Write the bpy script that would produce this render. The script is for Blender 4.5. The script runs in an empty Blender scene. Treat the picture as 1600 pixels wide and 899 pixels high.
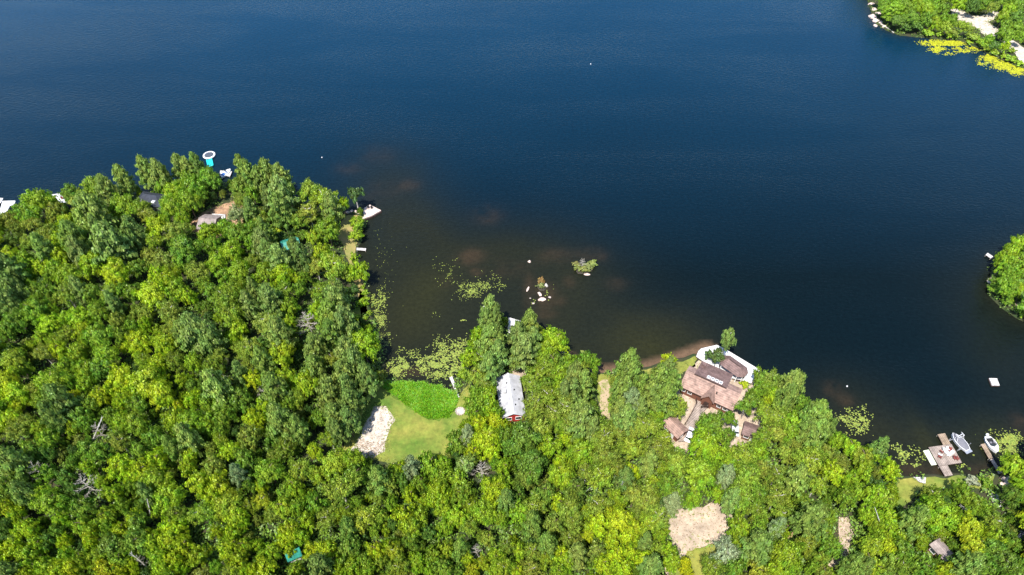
import bpy, bmesh, math, random
import numpy as np
from mathutils import Vector, Matrix, noise
random.seed(7); RNG = np.random.default_rng(7)
C = bpy.context.scene.collection
R_ = math.radians

# ---------------------------------------------------------------- camera, sky, sun, exposure
PITCH = R_(48.0); FPX = 1066.0; CAMH = 150.0
cam_d = bpy.data.cameras.new('camera'); cam = bpy.data.objects.new('camera', cam_d); C.objects.link(cam)
cam.location = (0, 0, CAMH); cam.rotation_euler = (R_(90) - PITCH, 0, 0)
cam_d.sensor_width = 36; cam_d.lens = 36 * FPX / 1600.0; cam_d.clip_start = 1; cam_d.clip_end = 9000
bpy.context.scene.camera = cam

def ray(px, py):
    cx = (px - 800) / FPX; cy = -(py - 449.5) / FPX
    return Vector((cx, math.cos(PITCH) + cy * math.sin(PITCH), -math.sin(PITCH) + cy * math.cos(PITCH)))
def at(px, py, z=0.5):
    """world point on the level z seen at a photo pixel"""
    d = ray(px, py); t = (CAMH - z) / -d.z
    return Vector((d.x * t, d.y * t, z))
def depth_of(p): return p[1] * math.cos(PITCH) + (CAMH - p[2]) * math.sin(PITCH)
def pix(x, y, z=0.5):
    D = y * math.cos(PITCH) + (CAMH - z) * math.sin(PITCH)
    up = y * math.sin(PITCH) - (CAMH - z) * math.cos(PITCH)
    return 800 + FPX * x / D, 449.5 - FPX * up / D

anti = ray(1060, 790).normalized()
sun_dir = -anti
el = math.asin(sun_dir.z); az = math.atan2(sun_dir.x, sun_dir.y)
w = bpy.data.worlds.new('World'); bpy.context.scene.world = w; w.use_nodes = True
nt = w.node_tree; bg = nt.nodes['Background']
sky = nt.nodes.new('ShaderNodeTexSky'); sky.sky_type = 'NISHITA'; sky.sun_disc = False
sky.sun_elevation = el; sky.sun_rotation = az % (2 * math.pi)
sky.altitude = 200; sky.air_density = 1.0; sky.dust_density = 0.6; sky.ozone_density = 2.2
nt.links.new(sky.outputs[0], bg.inputs[0]); bg.inputs[1].default_value = 0.135
sd = bpy.data.lights.new('sun', 'SUN'); so = bpy.data.objects.new('sun', sd); C.objects.link(so)
sd.energy = 4.5; sd.angle = R_(0.5); sd.color = (1.0, 0.955, 0.88)
so.rotation_euler = sun_dir.to_track_quat('Z', 'Y').to_euler(); so.location = (0, 0, 300)
sc = bpy.context.scene
sc.view_settings.view_transform = 'Standard'; sc.view_settings.look = 'None'
sc.view_settings.exposure = 1.05; sc.view_settings.gamma = 1
sc.cycles.max_bounces = 6; sc.cycles.diffuse_bounces = 3; sc.cycles.glossy_bounces = 2
sc.cycles.transmission_bounces = 3

# ---------------------------------------------------------------- materials
def mat(name, col, rough=0.8, var=0.15, scale=1.5, bump=0.0, col2=None, spec=0.3, metal=0.0, detail=6, stretch=None, lo=0.35, hi=0.65):
    m = bpy.data.materials.new(name); m.use_nodes = True; t = m.node_tree; n = t.nodes; L = t.links
    b = n['Principled BSDF']; b.inputs['Roughness'].default_value = rough
    b.inputs['Specular IOR Level'].default_value = spec; b.inputs['Metallic'].default_value = metal
    tc = n.new('ShaderNodeTexCoord'); no = n.new('ShaderNodeTexNoise'); no.inputs['Scale'].default_value = scale
    no.inputs['Detail'].default_value = detail; no.inputs['Roughness'].default_value = 0.65
    src = tc.outputs['Object']
    if stretch:
        mp = n.new('ShaderNodeMapping'); mp.inputs['Scale'].default_value = stretch; L.new(src, mp.inputs[0]); src = mp.outputs[0]
    L.new(src, no.inputs['Vector'])
    cr = n.new('ShaderNodeValToRGB'); c2 = col2 or tuple(max(0, c * (1 - 2 * var)) for c in col)
    c1 = col if col2 else tuple(min(1, c * (1 + var)) for c in col)
    cr.color_ramp.elements[0].position = lo; cr.color_ramp.elements[1].position = hi
    cr.color_ramp.elements[0].color = (*c2, 1); cr.color_ramp.elements[1].color = (*c1, 1)
    L.new(no.outputs['Fac'], cr.inputs[0]); L.new(cr.outputs[0], b.inputs['Base Color'])
    if bump:
        bp = n.new('ShaderNodeBump'); bp.inputs['Strength'].default_value = bump; bp.inputs['Distance'].default_value = 0.2
        L.new(no.outputs['Fac'], bp.inputs['Height']); L.new(bp.outputs[0], b.inputs['Normal'])
    return m

def plank_mat(name, col, width=0.3, dark=0.6, axis=0, rough=0.75):
    """boards or shingle courses: a wave of thin dark joints over a noisy colour"""
    m = mat(name, col, rough, 0.22, 0.9, detail=8); t = m.node_tree; n = t.nodes; L = t.links
    b = n['Principled BSDF']; src = b.inputs['Base Color'].links[0].from_socket
    tc = n['Texture Coordinate']; wv = n.new('ShaderNodeTexWave'); wv.wave_type = 'BANDS'
    wv.bands_direction = 'XYZ'[axis] if isinstance(axis, int) else axis
    wv.inputs['Scale'].default_value = 0.314 / width; wv.inputs['Distortion'].default_value = 0.15
    L.new(tc.outputs['Object'], wv.inputs['Vector'])
    r = n.new('ShaderNodeValToRGB'); r.color_ramp.elements[0].color = (dark, dark, dark, 1); r.color_ramp.elements[0].position = 0.0
    r.color_ramp.elements[1].color = (1, 1, 1, 1); r.color_ramp.elements[1].position = 0.3
    L.new(wv.outputs['Fac'], r.inputs[0])
    mx = n.new('ShaderNodeMix'); mx.data_type = 'RGBA'; mx.blend_type = 'MULTIPLY'; mx.inputs[0].default_value = 1
    L.new(src, mx.inputs[6]); L.new(r.outputs[0], mx.inputs[7]); L.new(mx.outputs[2], b.inputs['Base Color'])
    return m

def leaf_mat(name, trans=0.4, fixed=None):
    m = bpy.data.materials.new(name); m.use_nodes = True; t = m.node_tree; n = t.nodes; L = t.links
    n.remove(n['Principled BSDF']); out = n['Material Output']
    if fixed: base = n.new('ShaderNodeRGB'); base.outputs[0].default_value = (*fixed, 1); csock = base.outputs[0]
    else: oi = n.new('ShaderNodeObjectInfo'); csock = oi.outputs['Color']
    ge = n.new('ShaderNodeNewGeometry')
    hs = n.new('ShaderNodeHueSaturation')
    mr = n.new('ShaderNodeMapRange'); mr.inputs[3].default_value = 0.5; mr.inputs[4].default_value = 1.45
    L.new(ge.outputs['Random Per Island'], mr.inputs[0]); L.new(mr.outputs[0], hs.inputs['Value'])
    tc = n.new('ShaderNodeTexCoord'); no = n.new('ShaderNodeTexNoise'); no.inputs['Scale'].default_value = 1.8
    L.new(tc.outputs['Object'], no.inputs['Vector'])
    mh = n.new('ShaderNodeMapRange'); mh.inputs[1].default_value = 0.3; mh.inputs[2].default_value = 0.7
    mh.inputs[3].default_value = 0.475; mh.inputs[4].default_value = 0.525
    L.new(no.outputs['Fac'], mh.inputs[0]); L.new(mh.outputs[0], hs.inputs['Hue']); L.new(csock, hs.inputs['Color'])
    di = n.new('ShaderNodeBsdfDiffuse'); tr = n.new('ShaderNodeBsdfTranslucent'); mx = n.new('ShaderNodeMixShader'); mx.inputs[0].default_value = trans
    gl = n.new('ShaderNodeBsdfGlossy'); gl.inputs['Roughness'].default_value = 0.55; gl.inputs['Color'].default_value = (1, 1, 1, 1)
    m2 = n.new('ShaderNodeMixShader'); m2.inputs[0].default_value = 0.035
    L.new(hs.outputs[0], di.inputs[0]); L.new(hs.outputs[0], tr.inputs[0]); L.new(di.outputs[0], mx.inputs[1]); L.new(tr.outputs[0], mx.inputs[2])
    L.new(mx.outputs[0], m2.inputs[1]); L.new(gl.outputs[0], m2.inputs[2]); L.new(m2.outputs[0], out.inputs[0])
    return m

M = {}
M['leaf'] = leaf_mat('leaf_clumps')
M['bark'] = mat('bark', (0.16, 0.12, 0.09), 0.9, 0.3, 6, stretch=(1, 1, 0.2))
M['birch'] = mat('pale_bark', (0.55, 0.52, 0.47), 0.8, 0.3, 5)
M['dead'] = mat('silver_dead_wood', (0.44, 0.40, 0.34), 0.9, 0.2, 5)
M['floor'] = mat('forest_floor', (0.040, 0.034, 0.018), 0.95, 0.3, 0.35, 0.5, col2=(0.022, 0.040, 0.010))
M['bed'] = mat('lake_bed_mud', (0.04, 0.035, 0.025), 0.95)
M['lawn'] = mat('mown_grass', (0.215, 0.205, 0.040), 0.95, 0.2, 0.10, 0.3, col2=(0.075, 0.135, 0.016), lo=0.36, hi=0.64, detail=12)
def two_scale(m, s2, lo2, hi2):
    t = m.node_tree; n = t.nodes; L = t.links; b = n['Principled BSDF']; src = b.inputs['Base Color'].links[0].from_socket
    a = n.new('ShaderNodeTexNoise'); a.inputs['Scale'].default_value = s2; a.inputs['Detail'].default_value = 10; a.inputs['Roughness'].default_value = .75
    L.new(n['Texture Coordinate'].outputs['Object'], a.inputs['Vector']); r = n.new('ShaderNodeMapRange'); r.inputs[1].default_value = .35; r.inputs[2].default_value = .65; r.inputs[3].default_value = lo2; r.inputs[4].default_value = hi2
    L.new(a.outputs['Fac'], r.inputs[0]); v = n.new('ShaderNodeVectorMath'); v.operation = 'SCALE'; L.new(src, v.inputs[0]); L.new(r.outputs[0], v.inputs['Scale']); L.new(v.outputs[0], b.inputs['Base Color'])
two_scale(M['lawn'], .75, .72, 1.25)
M['drygrass'] = mat('dry_grass', (0.30, 0.22, 0.09), 0.95, 0.2, 0.25, 0.2, col2=(0.15, 0.16, 0.04))
M['sand'] = mat('pale_sand', (0.46, 0.40, 0.335), 0.95, 0.18, 0.9, 0.3, detail=10)
M['dirt'] = mat('tan_gravel', (0.38, 0.30, 0.225), 0.95, 0.16, 0.35, 0.3, detail=10)
M['worn'] = mat('worn_grassy_path', (0.34, 0.26, 0.17), 0.95, 0.2, 0.5, 0.3, col2=(0.16, 0.19, 0.04), detail=10, lo=0.3, hi=0.5)
M['dirt2'] = mat('brown_earth', (0.33, 0.20, 0.12), 0.95, 0.3, 0.4, 0.3, detail=10)
M['white'] = mat('white_deck_paint', (0.66, 0.655, 0.65), 0.7, 0.08, 2.0)
M['whiteplank'] = plank_mat('weathered_pale_boards', (0.50, 0.48, 0.465), 0.5, 0.7)
M['brownplank'] = plank_mat('weathered_brown_boards', (0.27, 0.20, 0.14), 0.45, 0.55)
M['mauveplank'] = plank_mat('pink_grey_boards', (0.29, 0.235, 0.20), 0.45, 0.55)
M['pinkroof'] = plank_mat('faded_pink_brown_shingles', (0.30, 0.195, 0.158), 0.45, 0.72, 1)
M['mauveroof'] = plank_mat('mauve_brown_shingles', (0.165, 0.105, 0.095), 0.45, 0.7, 1)
M['greyroof'] = plank_mat('warm_grey_shingles', (0.25, 0.205, 0.19), 0.45, 0.8, 1)
M['lightgreyroof'] = plank_mat('pale_grey_shingles', (0.30, 0.26, 0.25), 0.4, 0.82, 1)
M['navyroof'] = plank_mat('dark_navy_shingles', (0.028, 0.034, 0.05), 0.4, 0.8, 1)
M['tealroof'] = plank_mat('teal_green_metal_roof', (0.03, 0.22, 0.17), 0.5, 0.8, 0, 0.45)
M['whiteroof'] = mat('white_metal_roof', (0.38, 0.378, 0.40), 0.5, 0.13, 0.6, detail=10)
M['redwall'] = plank_mat('red_siding', (0.42, 0.035, 0.03), 0.25, 0.75, 2)
M['brownwall'] = plank_mat('red_brown_siding', (0.17, 0.07, 0.045), 0.25, 0.7, 2)
M['greywall'] = plank_mat('grey_siding', (0.26, 0.25, 0.25), 0.25, 0.75, 2)
M['concrete'] = mat('concrete', (0.54, 0.525, 0.51), 0.85, 0.09, 0.5, 0.1)
two_scale(M['sand'], .5, .86, 1.12); two_scale(M['dirt'], 1.2, .75, 1.2)
M['asphalt'] = mat('blue_grey_asphalt', (0.07, 0.075, 0.09), 0.9, 0.2, 0.8)
M['rock'] = mat('pale_granite', (0.42, 0.36, 0.32), 0.9, 0.25, 1.2, 0.6, detail=10)
M['rockpink'] = mat('pink_granite', (0.58, 0.45, 0.39), 0.9, 0.2, 1.2, 0.6, detail=10)
M['glass'] = mat('dark_glass', (0.03, 0.04, 0.05), 0.08, 0.1, 1, spec=0.8)
M['skyglass'] = mat('grey_skylight_glass', (0.13, 0.13, 0.15), 0.15, 0.1, 1, spec=0.8)
M['trim'] = mat('dark_trim', (0.05, 0.03, 0.025), 0.6)
M['whitetrim'] = mat('white_trim', (0.8, 0.8, 0.8), 0.5, 0.03)
M['black'] = mat('black_rubber', (0.02, 0.02, 0.02), 0.6)
M['boatwhite'] = mat('white_gelcoat', (0.62, 0.62, 0.63), 0.25, 0.03, spec=0.6)
M['boatcover'] = mat('grey_canvas_boat_cover', (0.15, 0.15, 0.17), 0.9, 0.12, 1.4, 0.3)
M['metal'] = mat('brushed_aluminium', (0.6, 0.6, 0.62), 0.35, 0.08, metal=0.7)
M['carpaint'] = mat('white_car_paint', (0.6, 0.6, 0.62), 0.25, 0.02, spec=0.7)
M['teal'] = mat('turquoise_vinyl', (0.015, 0.42, 0.45), 0.4, 0.08)
M['mesh'] = mat('dark_trampoline_mesh', (0.06, 0.07, 0.09), 0.7, 0.15, 4)
M['blue'] = mat('blue_vinyl', (0.04, 0.12, 0.35), 0.5, 0.2)
M['redchair'] = mat('red_painted_plastic', (0.20, 0.05, 0.04), 0.5, 0.1)
M['orange'] = mat('orange_plastic', (0.55, 0.16, 0.05), 0.6, 0.1)
M['mat'] = mat('pale_green_foam', (0.56, 0.63, 0.46), 0.8, 0.05)
M['ash'] = mat('ash_and_pale_stone', (0.5, 0.46, 0.42), 0.95, 0.3, 3, 0.4)

# ---------------------------------------------------------------- object helpers
def tag(o, label, cat, group=None, kind=None):
    o['label'] = label
    if cat: o['category'] = cat
    if group: o['group'] = group
    if kind: o['kind'] = kind
    return o
def obj_from_mesh(name, me, parent=None, m=None):
    o = bpy.data.objects.new(name, me); C.objects.link(o)
    if m: me.materials.append(m)
    if parent: o.parent = parent
    return o
def empty(name, loc, rz=0.0):
    o = bpy.data.objects.new(name, None); C.objects.link(o); o.location = loc; o.rotation_euler = (0, 0, rz); o.empty_display_size = 0.5
    return o

class MB:
    """collects verts and faces of one mesh"""
    def __init__(s): s.v = []; s.f = []
    def add(s, vs, fs):
        k = len(s.v); s.v += [tuple(v) for v in vs]; s.f += [tuple(i + k for i in f) for f in fs]; return s
    def box(s, x0, x1, y0, y1, z0, z1):
        return s.add([(x0,y0,z0),(x1,y0,z0),(x1,y1,z0),(x0,y1,z0),(x0,y0,z1),(x1,y0,z1),(x1,y1,z1),(x0,y1,z1)],
                     [(0,3,2,1),(4,5,6,7),(0,1,5,4),(1,2,6,5),(2,3,7,6),(3,0,4,7)])
    def prism(s, poly, z0, z1):
        n = len(poly); a = sum(poly[i][0]*poly[(i+1)%n][1]-poly[(i+1)%n][0]*poly[i][1] for i in range(n))
        if a < 0: poly = poly[::-1]
        return s.add([(p[0],p[1],z0) for p in poly]+[(p[0],p[1],z1) for p in poly],
                     [tuple(range(n-1,-1,-1)), tuple(range(n,2*n))]+[(i,(i+1)%n,(i+1)%n+n,i+n) for i in range(n)])
    def bar(s, a, b, r, r2=None, n=6):
        a = Vector(a); b = Vector(b); r2 = r if r2 is None else r2
        d = (b-a).normalized() if (b-a).length > 1e-6 else Vector((0,0,1)); u = d.orthogonal().normalized(); w_ = d.cross(u)
        vs = [a+(u*math.cos(t)+w_*math.sin(t))*r for t in [2*math.pi*i/n for i in range(n)]]
        vs += [b+(u*math.cos(t)+w_*math.sin(t))*r2 for t in [2*math.pi*i/n for i in range(n)]]
        return s.add(vs, [(i,(i+1)%n,(i+1)%n+n,i+n) for i in range(n)]+[tuple(range(n-1,-1,-1)), tuple(range(n,2*n))])
    def loft(s, rings, cap=True):
        n = len(rings[0]); vs = [p for r in rings for p in r]; fs = []
        for k in range(len(rings)-1):
            for i in range(n):
                j = (i+1) % n; fs.append((k*n+i, k*n+j, (k+1)*n+j, (k+1)*n+i))
        if cap: fs += [tuple(range(n-1,-1,-1)), tuple(range((len(rings)-1)*n, len(rings)*n))]
        return s.add(vs, fs)
    def build(s, name, m, parent=None, bevel=0.0, smooth=False):
        me = bpy.data.meshes.new(name); me.from_pydata(s.v, [], s.f); me.update()
        bm = bmesh.new(); bm.from_mesh(me); bmesh.ops.recalc_face_normals(bm, faces=bm.faces)
        if bevel:
            bmesh.ops.bevel(bm, geom=list(bm.edges), offset=bevel, segments=1, affect='EDGES', clamp_overlap=True)
        bm.to_mesh(me); bm.free()
        if smooth:
            for p in me.polygons: p.use_smooth = True
        return obj_from_mesh(name, me, parent, m)

def in_poly(x, y, poly):
    c = False; n = len(poly); j = n-1
    for i in range(n):
        xi, yi = poly[i][0], poly[i][1]; xj, yj = poly[j][0], poly[j][1]
        if (yi > y) != (yj > y) and x < (xj-xi)*(y-yi)/(yj-yi)+xi: c = not c
        j = i
    return c
def rough_poly(pts, step=2.0, amp=0.6, sc_=0.25):
    """subdivide a world polygon and shake its outline a little"""
    out = []; n = len(pts)
    for i in range(n):
        a = Vector(pts[i][:2]); b = Vector(pts[(i+1)%n][:2]); k = max(1, int((b-a).length/step))
        k = min(k, 60)
        for q in range(k):
            p = a.lerp(b, q/k)
            nx = noise.noise(Vector((p.x*sc_, p.y*sc_, 3.1)))+0.5*noise.noise(Vector((p.x*sc_*3, p.y*sc_*3, 9.1)))
            ny = noise.noise(Vector((p.x*sc_, p.y*sc_, 7.7)))+0.5*noise.noise(Vector((p.x*sc_*3, p.y*sc_*3, 1.3)))
            out.append((p.x+nx*amp*2, p.y+ny*amp*2))
    return out
def sheet(name, pxs, level, m, label, cat, kind='structure', amp=0.5, group=None):
    z = 0.5 + 0.006*level
    pts = rough_poly([at(x, y, z) for x, y in pxs], 1.0, amp)
    bm = bmesh.new(); f = bm.faces.new([bm.verts.new((p[0], p[1], z)) for p in pts])
    if f.normal.z < 0 or True:
        bm.normal_update()
        if f.normal.z < 0: f.normal_flip()
    bmesh.ops.triangulate(bm, faces=bm.faces[:])
    me = bpy.data.meshes.new(name); bm.to_mesh(me); bm.free()
    return tag(obj_from_mesh(name, me, None, m), label, cat, group, kind)

# ---------------------------------------------------------------- shorelines (traced, then laid on the ground)
MAIN = [(-420,352),(-80,350),(0,342),(40,340),(75,328),(115,326),(150,318),(200,306),(250,296),(300,294),(335,289),(352,287),(368,293),
 (390,298),(425,306),(460,316),(500,324),(522,330),(545,332),(566,332),(568,346),(562,362),(561,376),(557,390),(558,402),(563,420),(570,445),
 (575,470),(577,490),(582,505),(588,520),(594,545),(599,565),(598,580),(597,594),(625,596),(655,598),(690,606),(704,612),(713,600),(722,585),(735,570),(743,552),(750,535),
 (760,522),(775,512),(790,512),(806,518),(822,528),(840,541),(860,553),(880,560),(905,572),(925,580),(942,585),(965,583),(985,580),(1005,576),(1030,570),(1055,564),
 (1085,557),(1100,556),(1130,572),(1160,598),(1180,606),(1200,622),(1235,640),(1258,660),(1290,682),(1322,704),(1355,722),(1392,738),(1402,745),(1427,746),(1450,745),(1490,743),
 (1530,742),(1556,742),(1566,748),(1590,740),(1615,730),(1660,722),(2000,700),(2100,1250),(-600,1250)]
EAST = [(1750,330),(1660,372),(1615,388),(1572,402),(1553,418),(1547,440),(1552,463),(1568,482),(1590,494),(1610,503),(1680,530),(1900,560),(1950,400)]
NORTH = [(1330,-120),(1340,-40),(1352,-15),(1358,5),(1364,22),(1374,38),(1388,46),(1405,54),(1430,57),(1455,59),(1475,60),(1500,62),(1530,75),(1552,86),(1577,97),(1605,108),(1680,138),(1900,170),(1900,-120)]
def land_pts(pxs): return rough_poly([at(x, y, 0.3) for x, y in pxs], 2.0, 0.55)
LANDS = [land_pts(MAIN), land_pts(EAST), land_pts(NORTH)]
def on_land(x, y): return any(in_poly(x, y, L) for L in LANDS)
ISLETS = [[at(x, y, 0.2) for x, y in [(892,413),(900,407),(912,411),(925,408),(931,415),(928,425),(915,431),(900,429)]],
          [at(x, y, 0.2) for x, y in [(838,447),(842,438),(852,438),(856,448),(850,456),(842,455)]]]
def land_mesh(name, pts, label, cat):
    n = len(pts); cx = Vector((0, 0))
    area = sum(pts[i][0]*pts[(i+1)%n][1]-pts[(i+1)%n][0]*pts[i][1] for i in range(n))
    if area < 0: pts = pts[::-1]
    def off(i, r):
        a = Vector(pts[i-1]); b = Vector(pts[(i+1)%n]); t = (b-a)
        if t.length < 1e-6: return Vector(pts[i])
        t.normalize(); nn = Vector((t.y, -t.x)); return Vector(pts[i])+nn*r
    bm = bmesh.new()
    top = [bm.verts.new((p[0], p[1], 0.5)) for p in pts]
    r1 = [bm.verts.new((*off(i, 0.5), 0.12+0.1*noise.noise(Vector((pts[i][0], pts[i][1], 0))))) for i in range(n)]
    r2 = [bm.verts.new((*off(i, 1.4), -0.9)) for i in range(n)]
    f = bm.faces.new(top)
    for a, b in ((top, r1), (r1, r2)):
        for i in range(n): bm.faces.new((a[i], b[i], b[(i+1)%n], a[(i+1)%n]))
    bm.normal_update()
    if f.normal.z < 0: bmesh.ops.reverse_faces(bm, faces=bm.faces[:])
    bmesh.ops.triangulate(bm, faces=[f])
    me = bpy.data.meshes.new(name); bm.to_mesh(me); bm.free()
    return tag(obj_from_mesh(name, me, None, M['floor']), label, cat, kind='structure')
land_mesh('ground', LANDS[0], 'forest floor of the mainland under the trees along the near shore', 'ground')
land_mesh('ground', LANDS[1], 'rocky wooded ground of the point at the right edge', 'ground')
land_mesh('ground', LANDS[2], 'wooded ground of the far point in the top right corner', 'ground')
bedm = MB().add([(-4500,-3000,-4),(4500,-3000,-4),(4500,6000,-4),(-4500,6000,-4)], [(0,1,2,3)]).build('lake_bed', M['bed'])
tag(bedm, 'muddy bed lying under the whole lake', 'lake bed', kind='structure')

# ---------------------------------------------------------------- water: vertex colours from the traced shallows, with sky reflection painted in as distant blue
def steps(a, b, s, far):
    core = list(np.arange(a, b+s, s)); out = []; x = core[-1]; st = s
    while x < far: st *= 1.5; x += st; out.append(x)
    lo = []; x = core[0]; st = s
    while x > -far: st *= 1.5; x -= st; lo.append(x)
    return np.array(lo[::-1]+core+out)
xs = steps(-290, 290, 1.3, 4200); ys = steps(25, 420, 1.3, 4200)
X, Y = np.meshgrid(xs, ys); nx_, ny_ = len(xs), len(ys)
def shore_dist(X, Y):
    D = np.full(X.shape, 1e9)
    for L in LANDS:
        P = np.array(L)[::2]
        for i in range(len(P)):
            a = P[i]; b = P[(i+1) % len(P)]
            if np.hypot(*(b-a)) > 60: continue
            ab = b-a; t = np.clip(((X-a[0])*ab[0]+(Y-a[1])*ab[1])/(ab@ab+1e-9), 0, 1)
            D = np.minimum(D, (X-a[0]-t*ab[0])**2+(Y-a[1]-t*ab[1])**2)
    return np.sqrt(D)
D = shore_dist(X, Y)
def fbm(X, Y, s, seed):
    r = np.random.default_rng(seed); out = np.zeros(X.shape); amp = 1; tot = 0
    for o in range(4):
        g = r.random((64, 64)); u = (X*s*(2**o)) % 64; v = (Y*s*(2**o)) % 64
        i = np.floor(u).astype(int) % 64; j = np.floor(v).astype(int) % 64; fu = u-np.floor(u); fv = v-np.floor(v)
        fu = fu*fu*(3-2*fu); fv = fv*fv*(3-2*fv)
        out += amp*((g[j, i]*(1-fu)+g[j, (i+1)%64]*fu)*(1-fv)+(g[(j+1)%64, i]*(1-fu)+g[(j+1)%64, (i+1)%64]*fu)*fv); tot += amp; amp *= 0.55
    return out/tot
N1 = fbm(X, Y, 0.045, 1); N2 = fbm(X, Y, 0.16, 2); N3 = fbm(X, Y, 0.012, 3); N4 = fbm(X, Y, 0.5, 9)
def blob(px, py, rx, ry):
    p = at(px, py, 0); ex = at(px+rx, py, 0); ey = at(px, py+ry, 0)
    return np.exp(-(((X-p.x)/(ex-p).length)**2+((Y-p.y)/(ey-p).length)**2))
deep = np.array([0.0012, 0.0048, 0.0066]); far_sky_c = np.array([0.0006, 0.0235, 0.0560]); shallow = np.array([0.0105, 0.0120, 0.0068])
olive = np.array([0.022, 0.022, 0.006]); brown = np.array([0.042, 0.027, 0.015]); tan = np.array([0.20, 0.125, 0.075])
fy = (np.clip((Y-140)/190, 0, 1)**.9)[..., None]; col = deep*(1-fy)+far_sky_c*fy  # bluer with distance: deep water colour plus sky reflection put into the base
sh = np.clip(blob(700,470,150,110)*1.1+blob(840,440,130,90)+blob(930,540,130,45)*1.1+blob(640,370,70,90)*0.8+blob(1040,510,120,45)*0.5
     +blob(1330,640,90,60)*0.55+blob(1430,700,160,45)*0.8+blob(1560,560,70,120)*0.35+blob(600,265,70,50)*0.45+np.exp(-D/5)*0.7, 0, 1)
sh = np.clip(sh*(0.65+0.7*N1), 0, 1)[..., None]; col = col*(1-sh)+shallow*sh
ol = np.clip((blob(950,530,80,25)+blob(1000,550,60,20)*0.7+blob(640,490,45,50)*0.8+blob(680,430,40,30)*0.6+blob(1445,690,14,40)*0.8+blob(1560,690,40,40)*0.6)*(N1*1.5-0.2), 0, 1)[..., None]
col = col*(1-ol*0.7)+olive*ol*0.7
br = np.zeros(X.shape)
for bx, by, rx, ry, a in [(735,402,20,10,1),(745,425,9,6,.8),(762,335,22,12,.45),(590,242,26,12,.25),(548,262,20,9,.25),(600,300,30,18,.2),(850,490,16,7,.7),(826,452,8,22,.6),(850,462,18,18,.7),
        (925,398,22,9,.7),(868,402,26,12,.45),(700,440,12,8,.35),(790,420,30,14,.35),(1305,610,15,9,.8),(1318,622,14,10,.7),(1296,600,10,5,.6),(873,470,10,8,.4),(960,445,20,9,.25),
        (1440,735,45,9,.9),(1530,735,40,10,.6),(1595,665,16,14,.5),(645,582,40,6,.7),(752,548,7,26,.7),(1240,632,20,9,.3),(640,290,16,9,.35),(1385,20,16,20,.3),(890,440,8,8,.5)]:
    br = np.maximum(br, np.minimum(1, blob(bx, by, rx, ry)*1.6)*a)
br = np.clip(br*(-0.9+2.2*N2+.9*N4), 0, 1)[..., None]; col = col*(1-br*0.6)+brown*br*0.6
bd = np.zeros(X.shape)
def seg_d(a, b):
    ab = np.array([b.x-a.x, b.y-a.y]); t = np.clip(((X-a.x)*ab[0]+(Y-a.y)*ab[1])/(ab@ab), 0, 1); return np.hypot(X-a.x-t*ab[0], Y-a.y-t*ab[1])
for (a, b, wd) in [((1105,546),(1050,566),2.3),((1050,566),(1000,578),2.2),((1000,578),(935,586),2.5),((935,586),(885,560),1.8)]:
    bd = np.maximum(bd, np.clip(1.5-seg_d(at(*a, 0), at(*b, 0))/wd, 0, 1))
bd = np.clip(bd*(0.75+0.5*N2), 0, 1)[..., None]; col = col*(1-bd)+(tan*0.55)*bd
col *= (0.88+0.24*N3[..., None])
verts = np.stack([X.ravel(), Y.ravel(), np.zeros(X.size)], 1)
ii = np.arange(nx_*ny_).reshape(ny_, nx_)
quads = np.stack([ii[:-1, :-1], ii[:-1, 1:], ii[1:, 1:], ii[1:, :-1]], -1).reshape(-1, 4)
def fast_mesh(name, verts, quads, k=4):
    me = bpy.data.meshes.new(name); me.vertices.add(len(verts)); me.vertices.foreach_set('co', np.asarray(verts, dtype=np.float32).ravel())
    me.loops.add(quads.size); me.loops.foreach_set('vertex_index', quads.ravel().astype(np.int32))
    me.polygons.add(len(quads)); me.polygons.foreach_set('loop_start', np.arange(0, quads.size, k, dtype=np.int32))
    me.update(calc_edges=True); return me
wm = fast_mesh('water', verts, quads)
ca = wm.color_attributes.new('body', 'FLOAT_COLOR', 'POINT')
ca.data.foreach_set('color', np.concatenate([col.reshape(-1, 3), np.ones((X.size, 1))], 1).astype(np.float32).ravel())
m = bpy.data.materials.new('lake_water'); m.use_nodes = True; t = m.node_tree; n = t.nodes; L = t.links; b = n['Principled BSDF']
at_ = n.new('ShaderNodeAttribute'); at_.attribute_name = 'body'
b.inputs['Roughness'].default_value = 0.16; b.inputs['IOR'].default_value = 1.33; b.inputs['Specular IOR Level'].default_value = 0.23
tc = n.new('ShaderNodeTexCoord'); mp = n.new('ShaderNodeMapping'); mp.inputs['Rotation'].default_value = (0, 0, 0.35); mp.inputs['Scale'].default_value = (0.55, 1.25, 1)
n1 = n.new('ShaderNodeTexNoise'); n1.inputs['Scale'].default_value = 1.1; n1.inputs['Detail'].default_value = 5; n1.inputs['Roughness'].default_value = 0.6
n2 = n.new('ShaderNodeTexNoise'); n2.inputs['Scale'].default_value = 0.022; n2.inputs['Detail'].default_value = 6; n2.inputs['Roughness'].default_value = 0.6; n2.inputs['Distortion'].default_value = 0.6
mr = n.new('ShaderNodeMapRange'); mr.inputs[1].default_value = 0.35; mr.inputs[2].default_value = 0.65; mr.inputs[3].default_value = 0.35; mr.inputs[4].default_value = 0.8
bp = n.new('ShaderNodeBump'); bp.inputs['Distance'].default_value = 0.28
L.new(tc.outputs['Object'], mp.inputs[0]); L.new(mp.outputs[0], n1.inputs['Vector']); L.new(tc.outputs['Object'], n2.inputs['Vector'])
mp2 = n.new('ShaderNodeMapping'); mp2.inputs['Rotation'].default_value = (0, 0, 0.5); mp2.inputs['Scale'].default_value = (0.4, 1.6, 1); L.new(tc.outputs['Object'], mp2.inputs[0]); L.new(mp2.outputs[0], n2.inputs['Vector'])
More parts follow.
